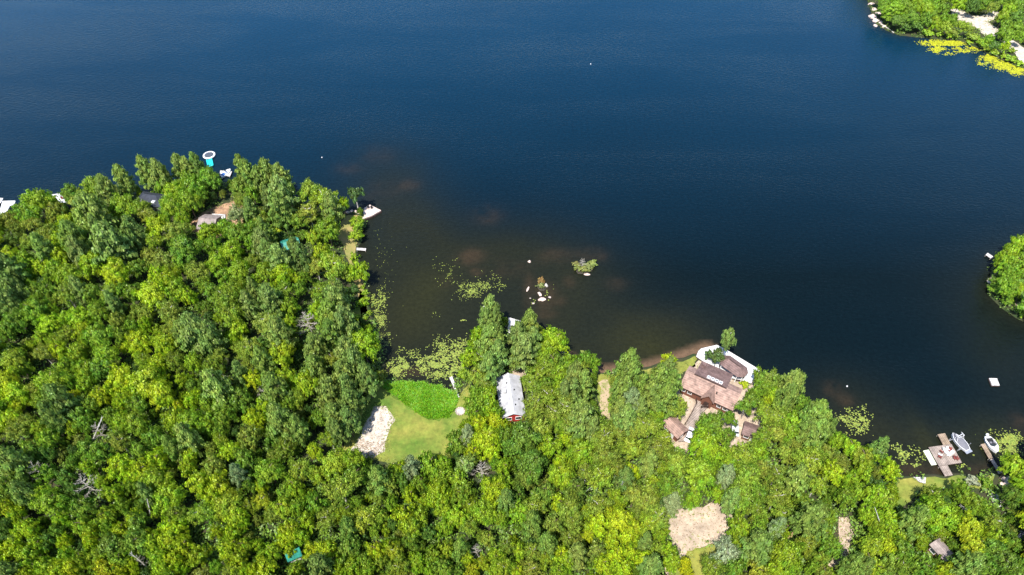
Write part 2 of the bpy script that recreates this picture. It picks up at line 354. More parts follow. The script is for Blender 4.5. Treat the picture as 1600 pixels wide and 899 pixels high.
L.new(n2.outputs['Fac'], mr.inputs[0]); L.new(mr.outputs[0], bp.inputs['Strength']); L.new(n1.outputs['Fac'], bp.inputs['Height']); L.new(bp.outputs[0], b.inputs['Normal'])
# fine mottling of the body colour (particles, weed and stones seen through the surface)
n3 = n.new('ShaderNodeTexNoise'); n3.inputs['Scale'].default_value = 0.9; n3.inputs['Detail'].default_value = 8; n3.inputs['Roughness'].default_value = 0.75
L.new(tc.outputs['Object'], n3.inputs['Vector'])
m3 = n.new('ShaderNodeMapRange'); m3.inputs[1].default_value = 0.3; m3.inputs[2].default_value = 0.7; m3.inputs[3].default_value = 0.7; m3.inputs[4].default_value = 1.3
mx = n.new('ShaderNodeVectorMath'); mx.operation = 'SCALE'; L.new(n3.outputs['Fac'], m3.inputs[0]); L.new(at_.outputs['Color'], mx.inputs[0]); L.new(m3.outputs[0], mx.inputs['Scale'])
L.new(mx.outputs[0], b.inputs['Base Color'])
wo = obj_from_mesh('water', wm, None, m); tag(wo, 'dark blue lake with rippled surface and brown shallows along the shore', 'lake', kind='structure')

# ---------------------------------------------------------------- ground patches
LAWN = [(597,598),(615,598),(645,606),(672,612),(700,617),(716,618),(735,600),(738,650),(722,668),(703,700),(695,716),(640,722),(600,722),(560,716),(530,712),(538,690),(568,640),(585,612)]
SAND = [(583,637),(600,634),(613,643),(617,655),(609,680),(598,707),(585,716),(570,716),(551,703),(563,680),(575,655)]
CLEAR = [(1040,806),(1058,786),(1075,800),(1108,784),(1134,784),(1137,800),(1165,812),(1168,822),(1138,824),(1134,846),(1100,852),(1075,862),(1040,903),(1038,880),(1052,858),(1040,825)]
LANE = [(1312,806),(1328,806),(1334,830),(1326,855),(1322,880),(1300,890),(1280,888),(1300,872),(1312,850),(1308,830)]
LANE2 = [(1232,815),(1242,806),(1246,830),(1238,845),(1228,842)]
LAWN2 = [(930,586),(965,585),(1005,578),(1055,566),(1088,558),(1085,572),(1060,584),(1030,590),(985,600),(960,610),(962,640),(950,648),(934,625)]
PATH = [(938,600),(950,598),(952,630),(955,655),(962,672),(944,672),(938,655),(936,625)]
YARD = [(1030,645),(1062,600),(1075,575),(1100,560),(1150,590),(1180,595),(1195,620),(1190,650),(1205,680),(1160,705),(1130,700),(1090,720),(1065,705),(1040,690)]
LAWN3 = [(1395,747),(1430,747),(1490,745),(1555,744),(1552,760),(1500,765),(1440,765),(1420,790),(1408,800),(1396,785),(1400,765)]
LAWN4 = [(530,350),(545,336),(563,338),(560,362),(558,380),(556,405),(562,425),(569,448),(573,470),(575,492),(566,500),(560,470),(552,440),(545,410),(537,385),(528,372)]
LAWN5 = [(562,455),(573,465),(575,490),(562,505),(540,505),(535,495),(555,480)]
YARD2 = [(298,345),(330,325),(345,320),(375,312),(395,320),(370,335),(385,345),(360,365),(330,375),(300,360)]
DRIVE = [(1482,8),(1500,14),(1520,25),(1540,22),(1555,15),(1562,20),(1545,36),(1562,47),(1560,56),(1540,56),(1522,42),(1498,32),(1486,22)]
DRIVE2 = [(1568,66),(1580,62),(1600,75),(1640,95),(1640,130),(1600,105),(1585,85)]
BACKLAWN = [(1075,862),(1100,852),(1135,848),(1140,870),(1125,903),(1105,1000),(1060,1000),(1040,903)]
MARSH = [(600,596),(640,597),(690,606),(712,614),(717,622),(708,645),(690,655),(668,653),(640,638),(615,616),(598,606)]
EDGE = [(1380,745),(1400,738),(1420,780),(1410,830),(1395,820)]
sheet('lawn', LAWN, 1, M['lawn'], 'mown green and yellow lawn sweeping between the marsh and the woods', 'lawn')
sheet('sand_patch', SAND, 2, M['sand'], 'bright oblong patch of pale sand on the west side of the lawn', 'sand', amp=0.45)
sheet('gravel_clearing', CLEAR, 1, M['dirt'], 'pinkish tan gravel clearing among the trees at the bottom', 'clearing', amp=0.6)
sheet('lawn', BACKLAWN, 1, M['lawn'], 'small worn lawn directly below the gravel clearing', 'lawn')
sheet('dirt_lane', LANE, 1, M['dirt'], 'pink brown dirt lane in deep gap among trees at bottom right', 'lane')
sheet('dirt_lane', LANE2, 1, M['dirt2'], 'short reddish dirt gap left of the longer dirt lane', 'lane')
sheet('lawn', LAWN2, 1, M['lawn'], 'yellow green lawn strip behind the brown beach', 'lawn')
sheet('path', PATH, 2, M['worn'], 'pale worn path leading from the beach lawn into the trees', 'path', amp=0.8)
sheet('yard', YARD, 1, M['dirt'], 'tan gravel yard around the large pink roofed cottage', 'yard')
sheet('lawn', LAWN3, 1, M['lawn'], 'lawn strip behind the wide brown dock at right', 'lawn')
sheet('lawn', LAWN4, 1, M['drygrass'], 'narrow dry lawn behind the stone point on the west bank', 'lawn')
sheet('lawn', LAWN5, 1, M['lawn'], 'small curved lawn on the west bank below the white footbridge dock', 'lawn')
sheet('yard', YARD2, 1, M['dirt2'], 'brown bare yard beside the grey roofed cabin at top left', 'yard')
sheet('driveway', DRIVE, 1, M['sand'], 'white gravel driveway fork on the far point at top right', 'driveway')
sheet('driveway', DRIVE2, 1, M['sand'], 'white gravel road running off the right edge near the yellow weed', 'driveway')
sheet('driveway', [(170,335),(182,320),(196,322),(190,345),(200,365),(182,362)], 1, M['asphalt'], 'blue grey asphalt driveway left of the navy roofed house', 'driveway')
sheet('path', [(1545,765),(1556,765),(1566,790),(1556,792),(1548,780)], 2, M['concrete'], 'pale path coming down towards the narrow dock at right', 'path', amp=0.2)
sheet('clearing', [(1588,415),(1605,410),(1625,470),(1605,492),(1590,485),(1584,468)], 1, M['dirt'], 'bare tan rocky ground on the point at the right edge', 'clearing')
sheet('clearing', [(795,570),(825,572),(822,588),(792,588)], 1, M['dirt'], 'small pinkish bare patch behind the white roofed cottage', 'clearing')
CLEAR_ZONES = [LAWN, SAND, CLEAR, LANE, LANE2, LAWN2, PATH, YARD, LAWN3, LAWN4, LAWN5, YARD2, DRIVE, DRIVE2, BACKLAWN, MARSH]

# ---------------------------------------------------------------- buildings
def frame_of(A, B, Cc, ze):
    """oriented rectangle seen at eave height: A-B runs along the length, C fixes the width"""
    a = at(*A, ze); b = at(*B, ze); c = at(*Cc, ze); u = (b-a); Ln = u.length; u.normalize(); v = Vector((-u.y, u.x, 0))
    W = (c-a).dot(v); ctr = a+u*Ln/2+v*W/2
    return ctr, Ln, abs(W), math.atan2(u.y, u.x)
def gable_roof(mb, x0, x1, y0, y1, ze, zr, th=0.18, over=0.4, yr=None):
    yr = (y0+y1)/2 if yr is None else yr; x0 -= over; x1 += over
    s0 = (zr-ze)/(yr-y0); s1 = (zr-ze)/(y1-yr); ya = y0-over; yb = y1+over; za = ze-s0*over; zb = ze-s1*over
    sec = [(ya, za), (yr, zr), (yb, zb), (yb, zb+th), (yr, zr+th), (ya, za+th)]
    return mb.loft([[(x0, y, z) for y, z in sec], [(x1, y, z) for y, z in sec]])
def walls_gable(x0, x1, y0, y1, ze, zr, yr=None):
    yr = (y0+y1)/2 if yr is None else yr
    sec = [(y0, 0), (y1, 0), (y1, ze), (yr, zr), (y0, ze)]
    return MB().loft([[(x0, y, z-0.02) for y, z in sec], [(x1, y, z-0.02) for y, z in sec]])
def window(par, x, y, z, w_, h, ax, side, m='glass', fr='whitetrim'):
    """window on a wall: ax 'x' = wall faces +-y (window runs along x)"""
    def bb(mb, a0, a1, z0, z1, d0, d1):
        lo, hi = sorted((side*d0, side*d1))
        return mb.box(x+a0, x+a1, y+lo, y+hi, z0, z1) if ax == 'x' else mb.box(x+lo, x+hi, y+a0, y+a1, z0, z1)
    f = MB()
    bb(f, -w_/2-.1, -w_/2, z-h/2-.1, z+h/2+.1, 0, .08); bb(f, w_/2, w_/2+.1, z-h/2-.1, z+h/2+.1, 0, .08)
    bb(f, -w_/2, w_/2, z-h/2-.1, z-h/2, 0, .08); bb(f, -w_/2, w_/2, z+h/2, z+h/2+.1, 0, .08)
    p = bb(MB(), -w_/2, w_/2, z-h/2, z+h/2, 0.003, .04).build('window', M[m], par)
    f.build('frame', M[fr], p); return p
def door(par, x, y, w_, h, ax, side, m='whitetrim'):
    lo, hi = sorted((0, side*.06)); z = 0.05
    d = (MB().box(x-w_/2, x+w_/2, y+lo, y+hi, z, z+h) if ax == 'x' else MB().box(x+lo, x+hi, y-w_/2, y+w_/2, z, z+h)).build('door', M[m], par)
    k = MB(); kx, ky = (x+w_*.35, y+side*.1) if ax == 'x' else (x+side*.1, y+w_*.35)
    k.box(kx-.05, kx+.05, ky-.05, ky+.05, z+h*.45, z+h*.5); k.build('handle', M['metal'], d); return d

# white roofed cottage with the red gable
ctr, Ln, W, rz = frame_of((782.5, 654), (774.5, 590), (822, 649), 3.3)
h = empty('cottage', (ctr.x, ctr.y, 0.5), rz); tag(h, 'long cottage with white metal roof and bright red end wall near the lawn', 'cottage')
yl = Ln/2; hw = W/2
walls_gable(-yl+.4, yl-.4, -hw+.4, hw-.4, 2.6, 4.0).build('wall', M['redwall'], h)
rf = gable_roof(MB(), -yl+.4, yl-.4, -hw+.4, hw-.4, 2.6, 4.1, 0.14).build('roof', M['whiteroof'], h)
MB().box(-yl, yl, -.14, .14, 4.22, 4.30).build('ridge_cap', M['whitetrim'], rf)
for (x, y) in ((yl*.52, .2*hw), (yl*.18, -.32*hw), (-yl*.55, -.25*hw), (-yl*.25, -.6*hw)):
    zt = 4.24-abs(y)/hw*1.5
    MB().bar((x, y, zt-.2), (x, y, zt+.45), .13, .13, 8).build('roof_vent', M['black'], rf)
MB().box(yl*.05, yl*.2, .35*hw, .52*hw, 3.4, 4.5).build('chimney', M['concrete'], rf)
sgn = -1
window(h, -yl+.4, hw*.35, 1.5, 1.3, 1.1, 'y', -1); window(h, -yl+.4, -hw*.4, 1.5, 1.3, 1.1, 'y', -1)
door(h, -yl*.2, -hw+.4, 1.0, 2.05, 'x', -1)
for q in (-.6, .2, .6): window(h, yl*q, -hw+.4, 1.6, 1.4, 1.0, 'x', -1)
for q in (-.5, .1, .6): window(h, yl*q, hw-.4, 1.6, 1.4, 1.0, 'x', 1)

# large cottage: pink front roof with a cross gable, darker lake wing, skylights, chimney vent
a = at(1061.5, 604, 3.6); b = at(1145.3, 642.5, 3.6); u = (b-a); Ln = u.length; u.normalize(); rz = math.atan2(u.y, u.x)
v = Vector((-u.y, u.x, 0))
rdg = at(1074, 579, 6.1); Wf = (rdg-a).dot(v)
org = a+u*Ln/2; h = empty('lake_house', (org.x, org.y, 0.5), rz)
tag(h, 'large red brown cottage with pink brown shingle roofs and four white framed skylights', 'house')
x0, x1 = -Ln/2+.5, Ln/2-.5; ye = 0.5; yr = Wf; yb = Wf+2.2
walls_gable(x0, x1, ye, yb, 3.0, 5.35, yr).build('wall', M['brownwall'], h)
rf = MB()
sec = [(0.1, 2.88), (yr, 5.45), (yb+.4, 4.35), (yb+.4, 4.52), (yr, 5.63), (0.1, 3.06)]
rf.loft([[(x0-.5, y, z) for y, z in sec], [(x1+.5, y, z) for y, z in sec]])
roof = rf.build('roof', M['pinkroof'], h)
# cross gable that comes out towards the boardwalk
cg = MB(); gx = Ln*.04; gw = Ln*.12; gz = 5.3
sec2 = [(gx-gw, 3.0), (gx, gz-.05), (gx+gw, 3.0), (gx+gw, 3.2), (gx, gz+.16), (gx-gw, 3.2)]
cg.loft([[(x, -.6, z) for x, z in sec2], [(x, yr-.1, z) for x, z in sec2]])
cgo = cg.build('roof', M['pinkroof'], h); cgo['label'] = 'pointed cross gable roof over the entrance'
MB().loft([[(gx-gw+.4, y_, -.02), (gx+gw-.4, y_, -.02), (gx+gw-.4, y_, 3.3), (gx, y_, gz-.1), (gx-gw+.4, y_, 3.3)] for y_ in (-.2, .6)]).build('gable_wall', M['brownwall'], h)
door(h, gx, -.2, 1.1, 2.1, 'x', -1, 'trim')
MB().box(x0-.5, x1+.5, .04, .1, 2.76, 3.02).build('fascia', M['trim'], roof)
for q in (-.42, -.3): window(h, Ln*q, .5, 1.9, 1.0, 1.2, 'x', -1)
for q in (.25, .36, .45): window(h, Ln*q, .5, 1.9, .9, 1.2, 'x', -1)
window(h, x1, yr*.5, 1.9, 1.3, 1.2, 'y', 1); window(h, x0, yr*.5, 1.9, 1.3, 1.2, 'y', -1)
MB().bar((Ln*.13, yr*.5, 4.0), (Ln*.13, yr*.5, 4.9), .16, .16, 8).build('roof_vent', M['black'], roof)
# lake wing
def loc(px, py, z): p = at(px, py, z)-Vector((org.x, org.y, 0)); return Vector((p.dot(u), p.dot(v), z-.5))
q = [loc(1085.3, 583, 5.0), loc(1097.8, 565, 3.6), loc(1146.6, 586.4, 3.6), loc(1134, 607.6, 5.0)]
wx0 = (q[0].x+q[1].x)/2; wx1 = (q[2].x+q[3].x)/2; wy1 = (q[1].y+q[2].y)/2
MB().add([(wx0+.4, yr-.5, -.02), (wx1-.4, yr-.5, -.02), (wx1-.4, wy1-.4, -.02), (wx0+.4, wy1-.4, -.02), (wx0+.4, yr-.5, 4.9), (wx1-.4, yr-.5, 4.9), (wx1-.4, wy1-.4, 3.0), (wx0+.4, wy1-.4, 3.0)],
         [(0,1,2,3),(4,5,6,7),(0,1,5,4),(1,2,6,5),(2,3,7,6),(3,0,4,7)]).build('wing_wall', M['brownwall'], h)
sec = [(yr-.3, 5.56), (wy1, 3.1), (wy1, 3.28), (yr-.3, 5.74)]
wing = MB().loft([[(wx0, y, z) for y, z in sec], [(wx1, y, z) for y, z in sec]]).build('roof', M['mauveroof'], h); wing['label'] = 'mauve brown roof of the lake wing with its shade put into the colour'  # darker shingles put the shade of this away-facing slope into the colour
MB().box(wx0, wx1, yr-.35, yr-.1, 5.66, 5.84).build('ridge_cap', M['trim'], wing)
sl = (5.74-3.28)/(wy1-yr+.3)
sx0 = loc(1104, 591, 5.9).x
for k in range(4):
    xa = sx0+k*1.05; ya = yr+.4; yb2 = ya+1.15; f = lambda y: 5.74-(y-yr+.3)*sl
    s = MB().add([(x, y, f(y)+dz) for dz in (0.02, .2) for x, y in ((xa, ya), (xa+.85, ya), (xa+.85, yb2), (xa, yb2))], [(0,1,2,3),(4,5,6,7),(0,1,5,4),(1,2,6,5),(2,3,7,6),(3,0,4,7)])
    so_ = s.build('skylight', M['whitetrim'], wing)
    MB().add([(x, y, f(y)+dz) for dz in (.17, .225) for x, y in ((xa+.2, ya+.25), (xa+.65, ya+.25), (xa+.65, yb2-.25), (xa+.2, yb2-.25))], [(0,1,2,3),(4,5,6,7),(0,1,5,4),(1,2,6,5),(2,3,7,6),(3,0,4,7)]).build('glazing', M['skyglass'], so_)
MB().box(wx0+.6, wx0+1.6, wy1-2.6, wy1-1.6, 3.2, 5.2).build('chimney', M['mauveroof'], wing)
for qq in (.2, .45, .7, .9): window(h, wx0+(wx1-wx0)*qq, wy1-.4, 1.7, 1.6, 1.6, 'x', 1)
window(h, wx1-.4, (yr+wy1)/2+.4, 1.8, 1.6, 1.3, 'y', 1)

def low_house(name, label, cat, A, B, Cc, ze, rise, roofm, wallm, ridge_across=False, hip=False):
    ctr, Ln, W, rz = frame_of(A, B, Cc, ze+.5)
    h = empty(name, (ctr.x, ctr.y, 0.5), rz); tag(h, label, cat)
    lx, wy = Ln/2, W/2
    if ridge_across: lx, wy = W/2, Ln/2; h.rotation_euler.z = rz+math.pi/2
    if hip:
        MB().box(-lx+.4, lx-.4, -wy+.4, wy-.4, -.02, ze).build('wall', M[wallm], h)
        r = MB().add([(-lx, -wy, ze), (lx, -wy, ze), (lx, wy, ze), (-lx, wy, ze), (-lx+wy, 0, ze+rise), (lx-wy, 0, ze+rise)] , [(0,1,2,3),(0,1,5,4),(1,2,5),(2,3,4,5),(3,0,4)])
        rf = r.build('roof', M[roofm], h)
    else:
        walls_gable(-lx+.4, lx-.4, -wy+.4, wy-.4, ze, ze+rise*.9).build('wall', M[wallm], h)
        rf = gable_roof(MB(), -lx+.4, lx-.4, -wy+.4, wy-.4, ze, ze+rise).build('roof', M[roofm], h)
        MB().box(-lx, lx, -.12, .12, ze+rise+.15, ze+rise+.24).build('ridge_cap', M[roofm], rf)
    door(h, lx*.3, -wy+.4, .95, min(2.0, ze-.15), 'x', -1); window(h, -lx*.4, -wy+.4, ze*.58, 1.1, .9, 'x', -1)
    window(h, -lx*.4, wy-.4, ze*.58, 1.1, .9, 'x', 1); window(h, lx-.4, 0, ze*.58, .9, .9, 'y', 1)
    MB().box(-lx+.3, lx-.3, -wy+.3, -wy+.38, ze-.25, ze-.05).build('fascia', M['trim'], rf)
    return h, lx, wy, rf
low_house('garage', 'small garage with faded pink shingle roof beside the boardwalk foot', 'garage', (1033, 660.5), (1059, 686), (1071.5, 667), 2.5, .8, 'pinkroof', 'brownwall', ridge_across=False)
low_house('shed', 'square mauve roofed shed right of the large cottage among trees', 'shed', (1158.6, 678.4), (1186, 688), (1163, 657.5), 2.5, .7, 'mauveroof', 'brownwall')
low_house('cabin', 'cabin with warm grey roof beside the brown yard at upper left', 'cabin', (306, 358), (334, 360), (323, 335), 3.0, 1.4, 'greyroof', 'greywall')
hh, lx, wy, rf = low_house('house', 'dark navy hip roofed house almost hidden by trees near the upper left shore', 'house', (207, 318), (252, 325), (212, 297), 4.2, 2.0, 'navyroof', 'greywall', hip=True)
sk = MB().box(lx*.28, lx*.48, -wy*.75, -wy*.1, 4.9, 5.3).build('skylight', M['whitetrim'], rf)
MB().box(lx*.30, lx*.46, -wy*.70, -wy*.15, 5.28, 5.33).build('glazing', M['whiteroof'], sk)
low_house('cabin', 'cabin with teal metal roof glimpsed under pines on the west peninsula', 'cabin', (442, 392), (470, 384), (440, 376), 3.0, 1.0, 'tealroof', 'greywall')
low_house('cabin', 'teal roofed cabin deep in the trees at the bottom edge of the photo', 'cabin', (449, 878), (472, 868), (452, 858), 3.0, 1.0, 'tealroof', 'greywall')
low_house('cabin', 'cabin with flat looking warm grey roof at the bottom right', 'cabin', (1452, 851), (1477, 878.5), (1496, 871), 3.0, .5, 'greyroof', 'brownwall', ridge_across=False)
low_house('cabin', 'small dark blue roofed cabin cut by the right edge of the photo', 'cabin', (1590, 838), (1606, 850), (1602, 828), 3.0, .8, 'navyroof', 'greywall')

# pavilion with the long octagonal roof
c0 = at(1146.5, 572, 3.4); a1 = at(1127, 559, 3.4); b1 = at(1164.5, 586, 3.4); u2 = (b1-a1).normalized(); rzp = rz_p = math.atan2(u2.y, u2.x)
g = empty('pavilion', (c0.x, c0.y, 0.5), rzp); tag(g, 'lakeside pavilion with long eight sided mauve brown roof on white deck', 'pavilion')
L2 = (b1-a1).length/2+.1; W2 = L2*.56; k = W2*.55
oct_ = [(-L2, -k*.8), (-L2+k, -W2), (L2-k, -W2), (L2, -k*.8), (L2, k*.8), (L2-k, W2), (-L2+k, W2), (-L2, k*.8)]
r = MB().add([(x, y, 2.7) for x, y in oct_]+[(x, y, 2.85) for x, y in oct_]+[(-L2*.42, 0, 4.1), (L2*.42, 0, 4.1)],
    [(0,1,2,3,4,5,6,7)]+[(i, (i+1)%8, (i+1)%8+8, i+8) for i in range(8)]+[(9,10,17,16),(10,11,17),(11,12,17),(12,13,17),(13,14,16,17),(14,15,16),(15,8,16),(8,9,16)])
ro = r.build('roof', M['mauveroof'], g)
MB().bar((-L2*.42, 0, 4.12), (L2*.42, 0, 4.12), .12, .12, 5).build('ridge_cap', M['trim'], ro)
for x, y in oct_: MB().box(x*.9-.09, x*.9+.09, y*.9-.09, y*.9+.09, 0.05, 2.72).build('post', M['whitetrim'], g)
for i in range(8):
    if i in (1, 5): continue
    p, q_ = oct_[i], oct_[(i+1)%8]
    for z in (.55, 1.0): MB().bar((p[0]*.9, p[1]*.9, z), (q_[0]*.9, q_[1]*.9, z), .05, .05, 4).build('rail', M['trim'], g)

# ---------------------------------------------------------------- decks, docks, rafts
def slab(name, label, cat, pxs, top, th, m, group=None, legs=True, boards=True, par=None):
    pts = [at(x, y, top) for x, y in pxs]; cx = sum(p.x for p in pts)/len(pts); cy = sum(p.y for p in pts)/len(pts)
    e = (pts[1]-pts[0]); rz = math.atan2(e.y, e.x)
    o = empty(name, (cx, cy, 0), rz); tag(o, label, cat, group)
    Rm = Matrix.Rotation(-rz, 3, 'Z'); lp = [Rm @ Vector((p.x-cx, p.y-cy, 0)) for p in pts]
    MB().prism([(p.x, p.y) for p in lp], top-th, top).build('deck_top', M[m], o)
    rim = MB()
    for i in range(len(lp)):
        a, b = lp[i]*1.002, lp[(i+1)%len(lp)]*1.002; rim.bar((a.x, a.y, top-th*.7), (b.x, b.y, top-th*.7), th*.42, th*.42, 4)
    rim.build('edge_beam', M['trim'] if m != 'white' else M['whitetrim'], o)
    if legs:
        for p in lp[:6]: MB().bar((p.x*.93, p.y*.93, -1.2), (p.x*.93, p.y*.93, top-.01), .09, .09, 6).build('post', M['dead'], o)
    return o
slab('patio_deck', 'white concrete deck wrapping the lake side of the large pink roofed cottage', 'deck',
     [(1088, 557), (1091, 549), (1095.5, 544.8), (1120, 539), (1134, 546), (1187.3, 578), (1180, 588), (1174, 599), (1163, 595), (1140, 590), (1110, 572)], 0.95, .45, 'concrete', legs=False)
slab('dock', 'wide square brown dock scattered with red and white chairs', 'dock', [(1451, 699), (1487, 694), (1503, 723), (1467, 728.5)], .72, .16, 'mauveplank')
slab('dock', 'narrow brown finger dock reaching out from the wide square dock', 'dock', [(1465, 679), (1476.5, 677), (1485.3, 693.9), (1474, 695.5)], .70, .15, 'brownplank')
slab('gangway', 'pale board gangway joining the wide square dock to the lawn', 'gangway', [(1467.5, 729), (1480.5, 727), (1489, 742.5), (1477, 744.5)], .70, .12, 'mauveplank')
slab('swim_mat', 'pale green floating mat tied to the left side of the wide dock', 'swim mat', [(1442.5, 704.5), (1451.5, 702.6), (1464.5, 726), (1455.5, 727.3)], .22, .2, 'mat', legs=False)
slab('dock', 'long narrow brown dock beside the white outboard boat', 'dock', [(1532.5, 694.5), (1539, 693), (1552, 715.5), (1546, 717.5)], .70, .15, 'brownplank')
slab('gangway', 'thin weathered gangway from the narrow dock to the bank', 'gangway', [(1547, 718), (1551.5, 716.5), (1566, 739), (1560.5, 741)], .69, .12, 'mauveplank')
slab('swim_raft', 'square light grey swim raft floating alone at right', 'swim raft', [(1545.5, 591), (1558, 591.4), (1562, 602.4), (1550, 602.4)], .5, .45, 'whiteplank', legs=False)
slab('dock', 'tiny white dock on the west bank between shrubs', 'dock', [(557, 387.2), (572, 388.2), (571.5, 391.8), (557, 391)], .6, .15, 'whiteplank')
slab('dock', 'small pale dock at the tip of the right edge point', 'dock', [(1540, 398.5), (1543.5, 395.2), (1552, 401), (1548, 404)], .6, .15, 'whiteplank')
slab('dock', 'white dock with two sides behind the pines above the white roofed cottage', 'dock', [(795, 496), (813.5, 501.5), (806, 512), (803, 522), (793, 520)], .75, .18, 'whiteplank')
slab('boathouse_deck', 'big white flat deck at the shore left of the dark green tree', 'deck', [(79, 304.5), (100, 301.3), (112, 312.5), (110, 316), (95, 318), (84, 311)], 2.2, .25, 'white')
slab('boathouse_deck', 'white L shaped deck at the far left shore', 'deck', [(4, 314.3), (23.5, 313.8), (21.5, 319.5), (15, 321), (11, 329), (-8, 341), (-8, 333), (0, 328)], 2.2, .25, 'white')
slab('boathouse_deck', 'sliver of white deck touching the left edge of the photo', 'deck', [(-12, 309), (4.5, 309.8), (1, 316.5), (-12, 318)], 1.2, .2, 'white')
slab('dock', 'small white platform beside the blue and white boat at upper left', 'dock', [(344, 266.5), (362.5, 268), (359, 276), (350, 274), (343.5, 271)], .6, .2, 'whiteplank')
st = slab('stone_terrace', 'pale wedge shaped stone terrace on the tip of the west bank', 'terrace', [(566, 342.5), (569.5, 325), (578, 320), (595.3, 328.8), (582, 336.5)], .8, .9, 'rockpink', legs=False)
slab('step_pad', 'fan shaped white stone landing at the lawn edge near the wide dock', 'landing', [(1427, 745.5), (1447, 746), (1446, 755.5), (1437, 753.5)], .62, .2, 'whiteplank', legs=False)
slab('footbridge', 'white footbridge dock crossing the edge of the reed marsh', 'footbridge', [(702.3, 590.2), (706.5, 588), (712, 602.5), (709, 606)], .95, .12, 'whiteplank', legs=True)
slab('footbridge', 'thin plank walkway at the foot of the white marsh footbridge', 'footbridge', [(709, 606.5), (711.5, 605), (718.3, 620), (716.5, 621.5)], .72, .1, 'whiteplank', legs=False)
slab('boardwalk', 'wide pink grey boardwalk leading from the garage up to the large cottage', 'boardwalk', [(1085, 616), (1108, 634), (1098, 645), (1086, 660), (1076, 690), (1060, 690), (1070, 668), (1088, 628)], .72, .15, 'mauveplank', legs=False)
slab('wood_deck', 'pink grey sun deck beside the grey roofed cabin at bottom right', 'deck', [(1430, 850), (1447, 843), (1458, 866), (1449, 875), (1440, 862)], .9, .2, 'mauveplank')
slab('wood_deck', 'small wooden deck behind the grey roofed cabin at upper left', 'deck', [(331, 334), (352, 335), (352, 342), (334, 342)], .9, .2, 'whiteplank')

# railings and bench niche of the boardwalk
def railing(label, pxs, m='trim', z0=.72, hgt=1.0):
    pts = [at(x, y, z0) for x, y in pxs]; o = empty('railing', pts[0]); tag(o, label, 'railing'); o.location.z = 0
    lp = [p-pts[0] for p in pts]
    for a, b in zip(lp, lp[1:]):
        for dz in (.15, .5, hgt): MB().bar((a.x, a.y, z0+dz), (b.x, b.y, z0+dz), .06, .06, 4).build('rail', M[m], o)
    for p in lp: MB().box(p.x-.08, p.x+.08, p.y-.08, p.y+.08, z0, z0+hgt+.08).build('post', M[m], o)
railing('dark railing along the left side of the wide boardwalk', [(1087, 626), (1088, 632), (1082, 644), (1076, 654), (1070, 664)])
railing('dark angular railing of the seat corner beside the cottage entrance', [(1108, 635), (1104, 632), (1098, 633), (1095, 638), (1100, 637), (1106, 638)])

# ---------------------------------------------------------------- chairs, fire pits
def chair_parts(root, m):
    MB().box(-.33, .33, -.3, .32, .3, .36).build('seat', M[m], root)
    MB().add([(-.34, .28, .32), (.34, .28, .32), (.4, .62, 1.08), (-.4, .62, 1.08), (-.34, .34, .30), (.34, .34, .30), (.4, .68, 1.06), (-.4, .68, 1.06)],
             [(0,1,2,3),(4,5,6,7),(0,1,5,4),(1,2,6,5),(2,3,7,6),(3,0,4,7)]).build('backrest', M[m], root)
    for s in (-1, 1):
        MB().box(s*.42-.07, s*.42+.07, -.34, .42, .56, .61).build('armrest', M[m], root)
        MB().box(s*.42-.04, s*.42+.04, -.34, -.26, 0, .56).build('leg', M[m], root)
        MB().box(s*.42-.04, s*.42+.04, .3, .38, 0, .56).build('leg', M[m], root)
def chair(px, py, z, m, ang, label, group=None):
    p = at(px, py, z); o = empty('deck_chair', p, ang); o.scale = (.8, .8, .8); tag(o, label, 'chair', group); chair_parts(o, m); return o
for (px, py, m, a, lb) in [(1470.5, 706.5, 'redchair', 2.2, 'red brown chair at upper left of the ring on the wide dock'), (1474.5, 703.5, 'whitetrim', 1.2, 'white chair at the top of the ring on the wide dock'),
      (1479.5, 703.6, 'whitetrim', .2, 'white chair just left of the red chair at the ring top'), (1483.5, 704.8, 'redchair', -.4, 'red brown chair at upper right of the ring on the wide dock'),
      (1485.5, 708.8, 'whitetrim', -1.0, 'white chair on the right of the ring on the wide dock'), (1480.5, 711.5, 'whitetrim', -2.0, 'white chair below the ring table on the wide dock'),
      (1468, 711.5, 'whitetrim', 2.6, 'white chair alone on the left half of the wide dock'), (1467.5, 714.8, 'redchair', 2.6, 'small red chair alone on the left half of the wide dock'),
      (1491.5, 717.5, 'redchair', .5, 'left one of two red chairs at the lower right dock corner'), (1495.5, 718.2, 'redchair', .5, 'right one of two red chairs at the lower right dock corner'),
      (575.5, 325.5, 'black', 0, 'left dark chair on the wedge shaped stone terrace'), (581, 326, 'black', .3, 'right dark chair on the wedge shaped stone terrace'),
      (1100, 553, 'whitetrim', 1, 'white chair on the left corner of the cottage deck'), (1107, 556, 'redchair', 2, 'brown chair beside the dark grill corner of the cottage deck'), (1170, 590, 'whitetrim', -1, 'white chair at the right corner of the cottage deck'),
      (98, 311, 'redchair', 1, 'single reddish chair on the big white shore deck')]:
    z = .72 if 1460 < px < 1500 else .8 if px < 600 and px > 500 else .95 if px > 1000 else 2.2
    chair(px, py, z, m, a, lb)
p = at(1477.5, 707.5, .72); o = empty('fire_table', p); tag(o, 'round pale table in the middle of the chair ring on the dock', 'table')
MB().bar((0,0,.35), (0,0,.45), .55, .55, 14).build('table_top', M['concrete'], o); MB().bar((0,0,0), (0,0,.35), .3, .3, 10).build('base', M['concrete'], o)
p = at(719, 643, .52); o = empty('fire_pit', p); tag(o, 'round white ash fire pit on the lawn beside the marsh', 'fire pit')
MB().bar((0,0,0), (0,0,.08), .9, .85, 20).build('ash_bed', M['ash'], o)
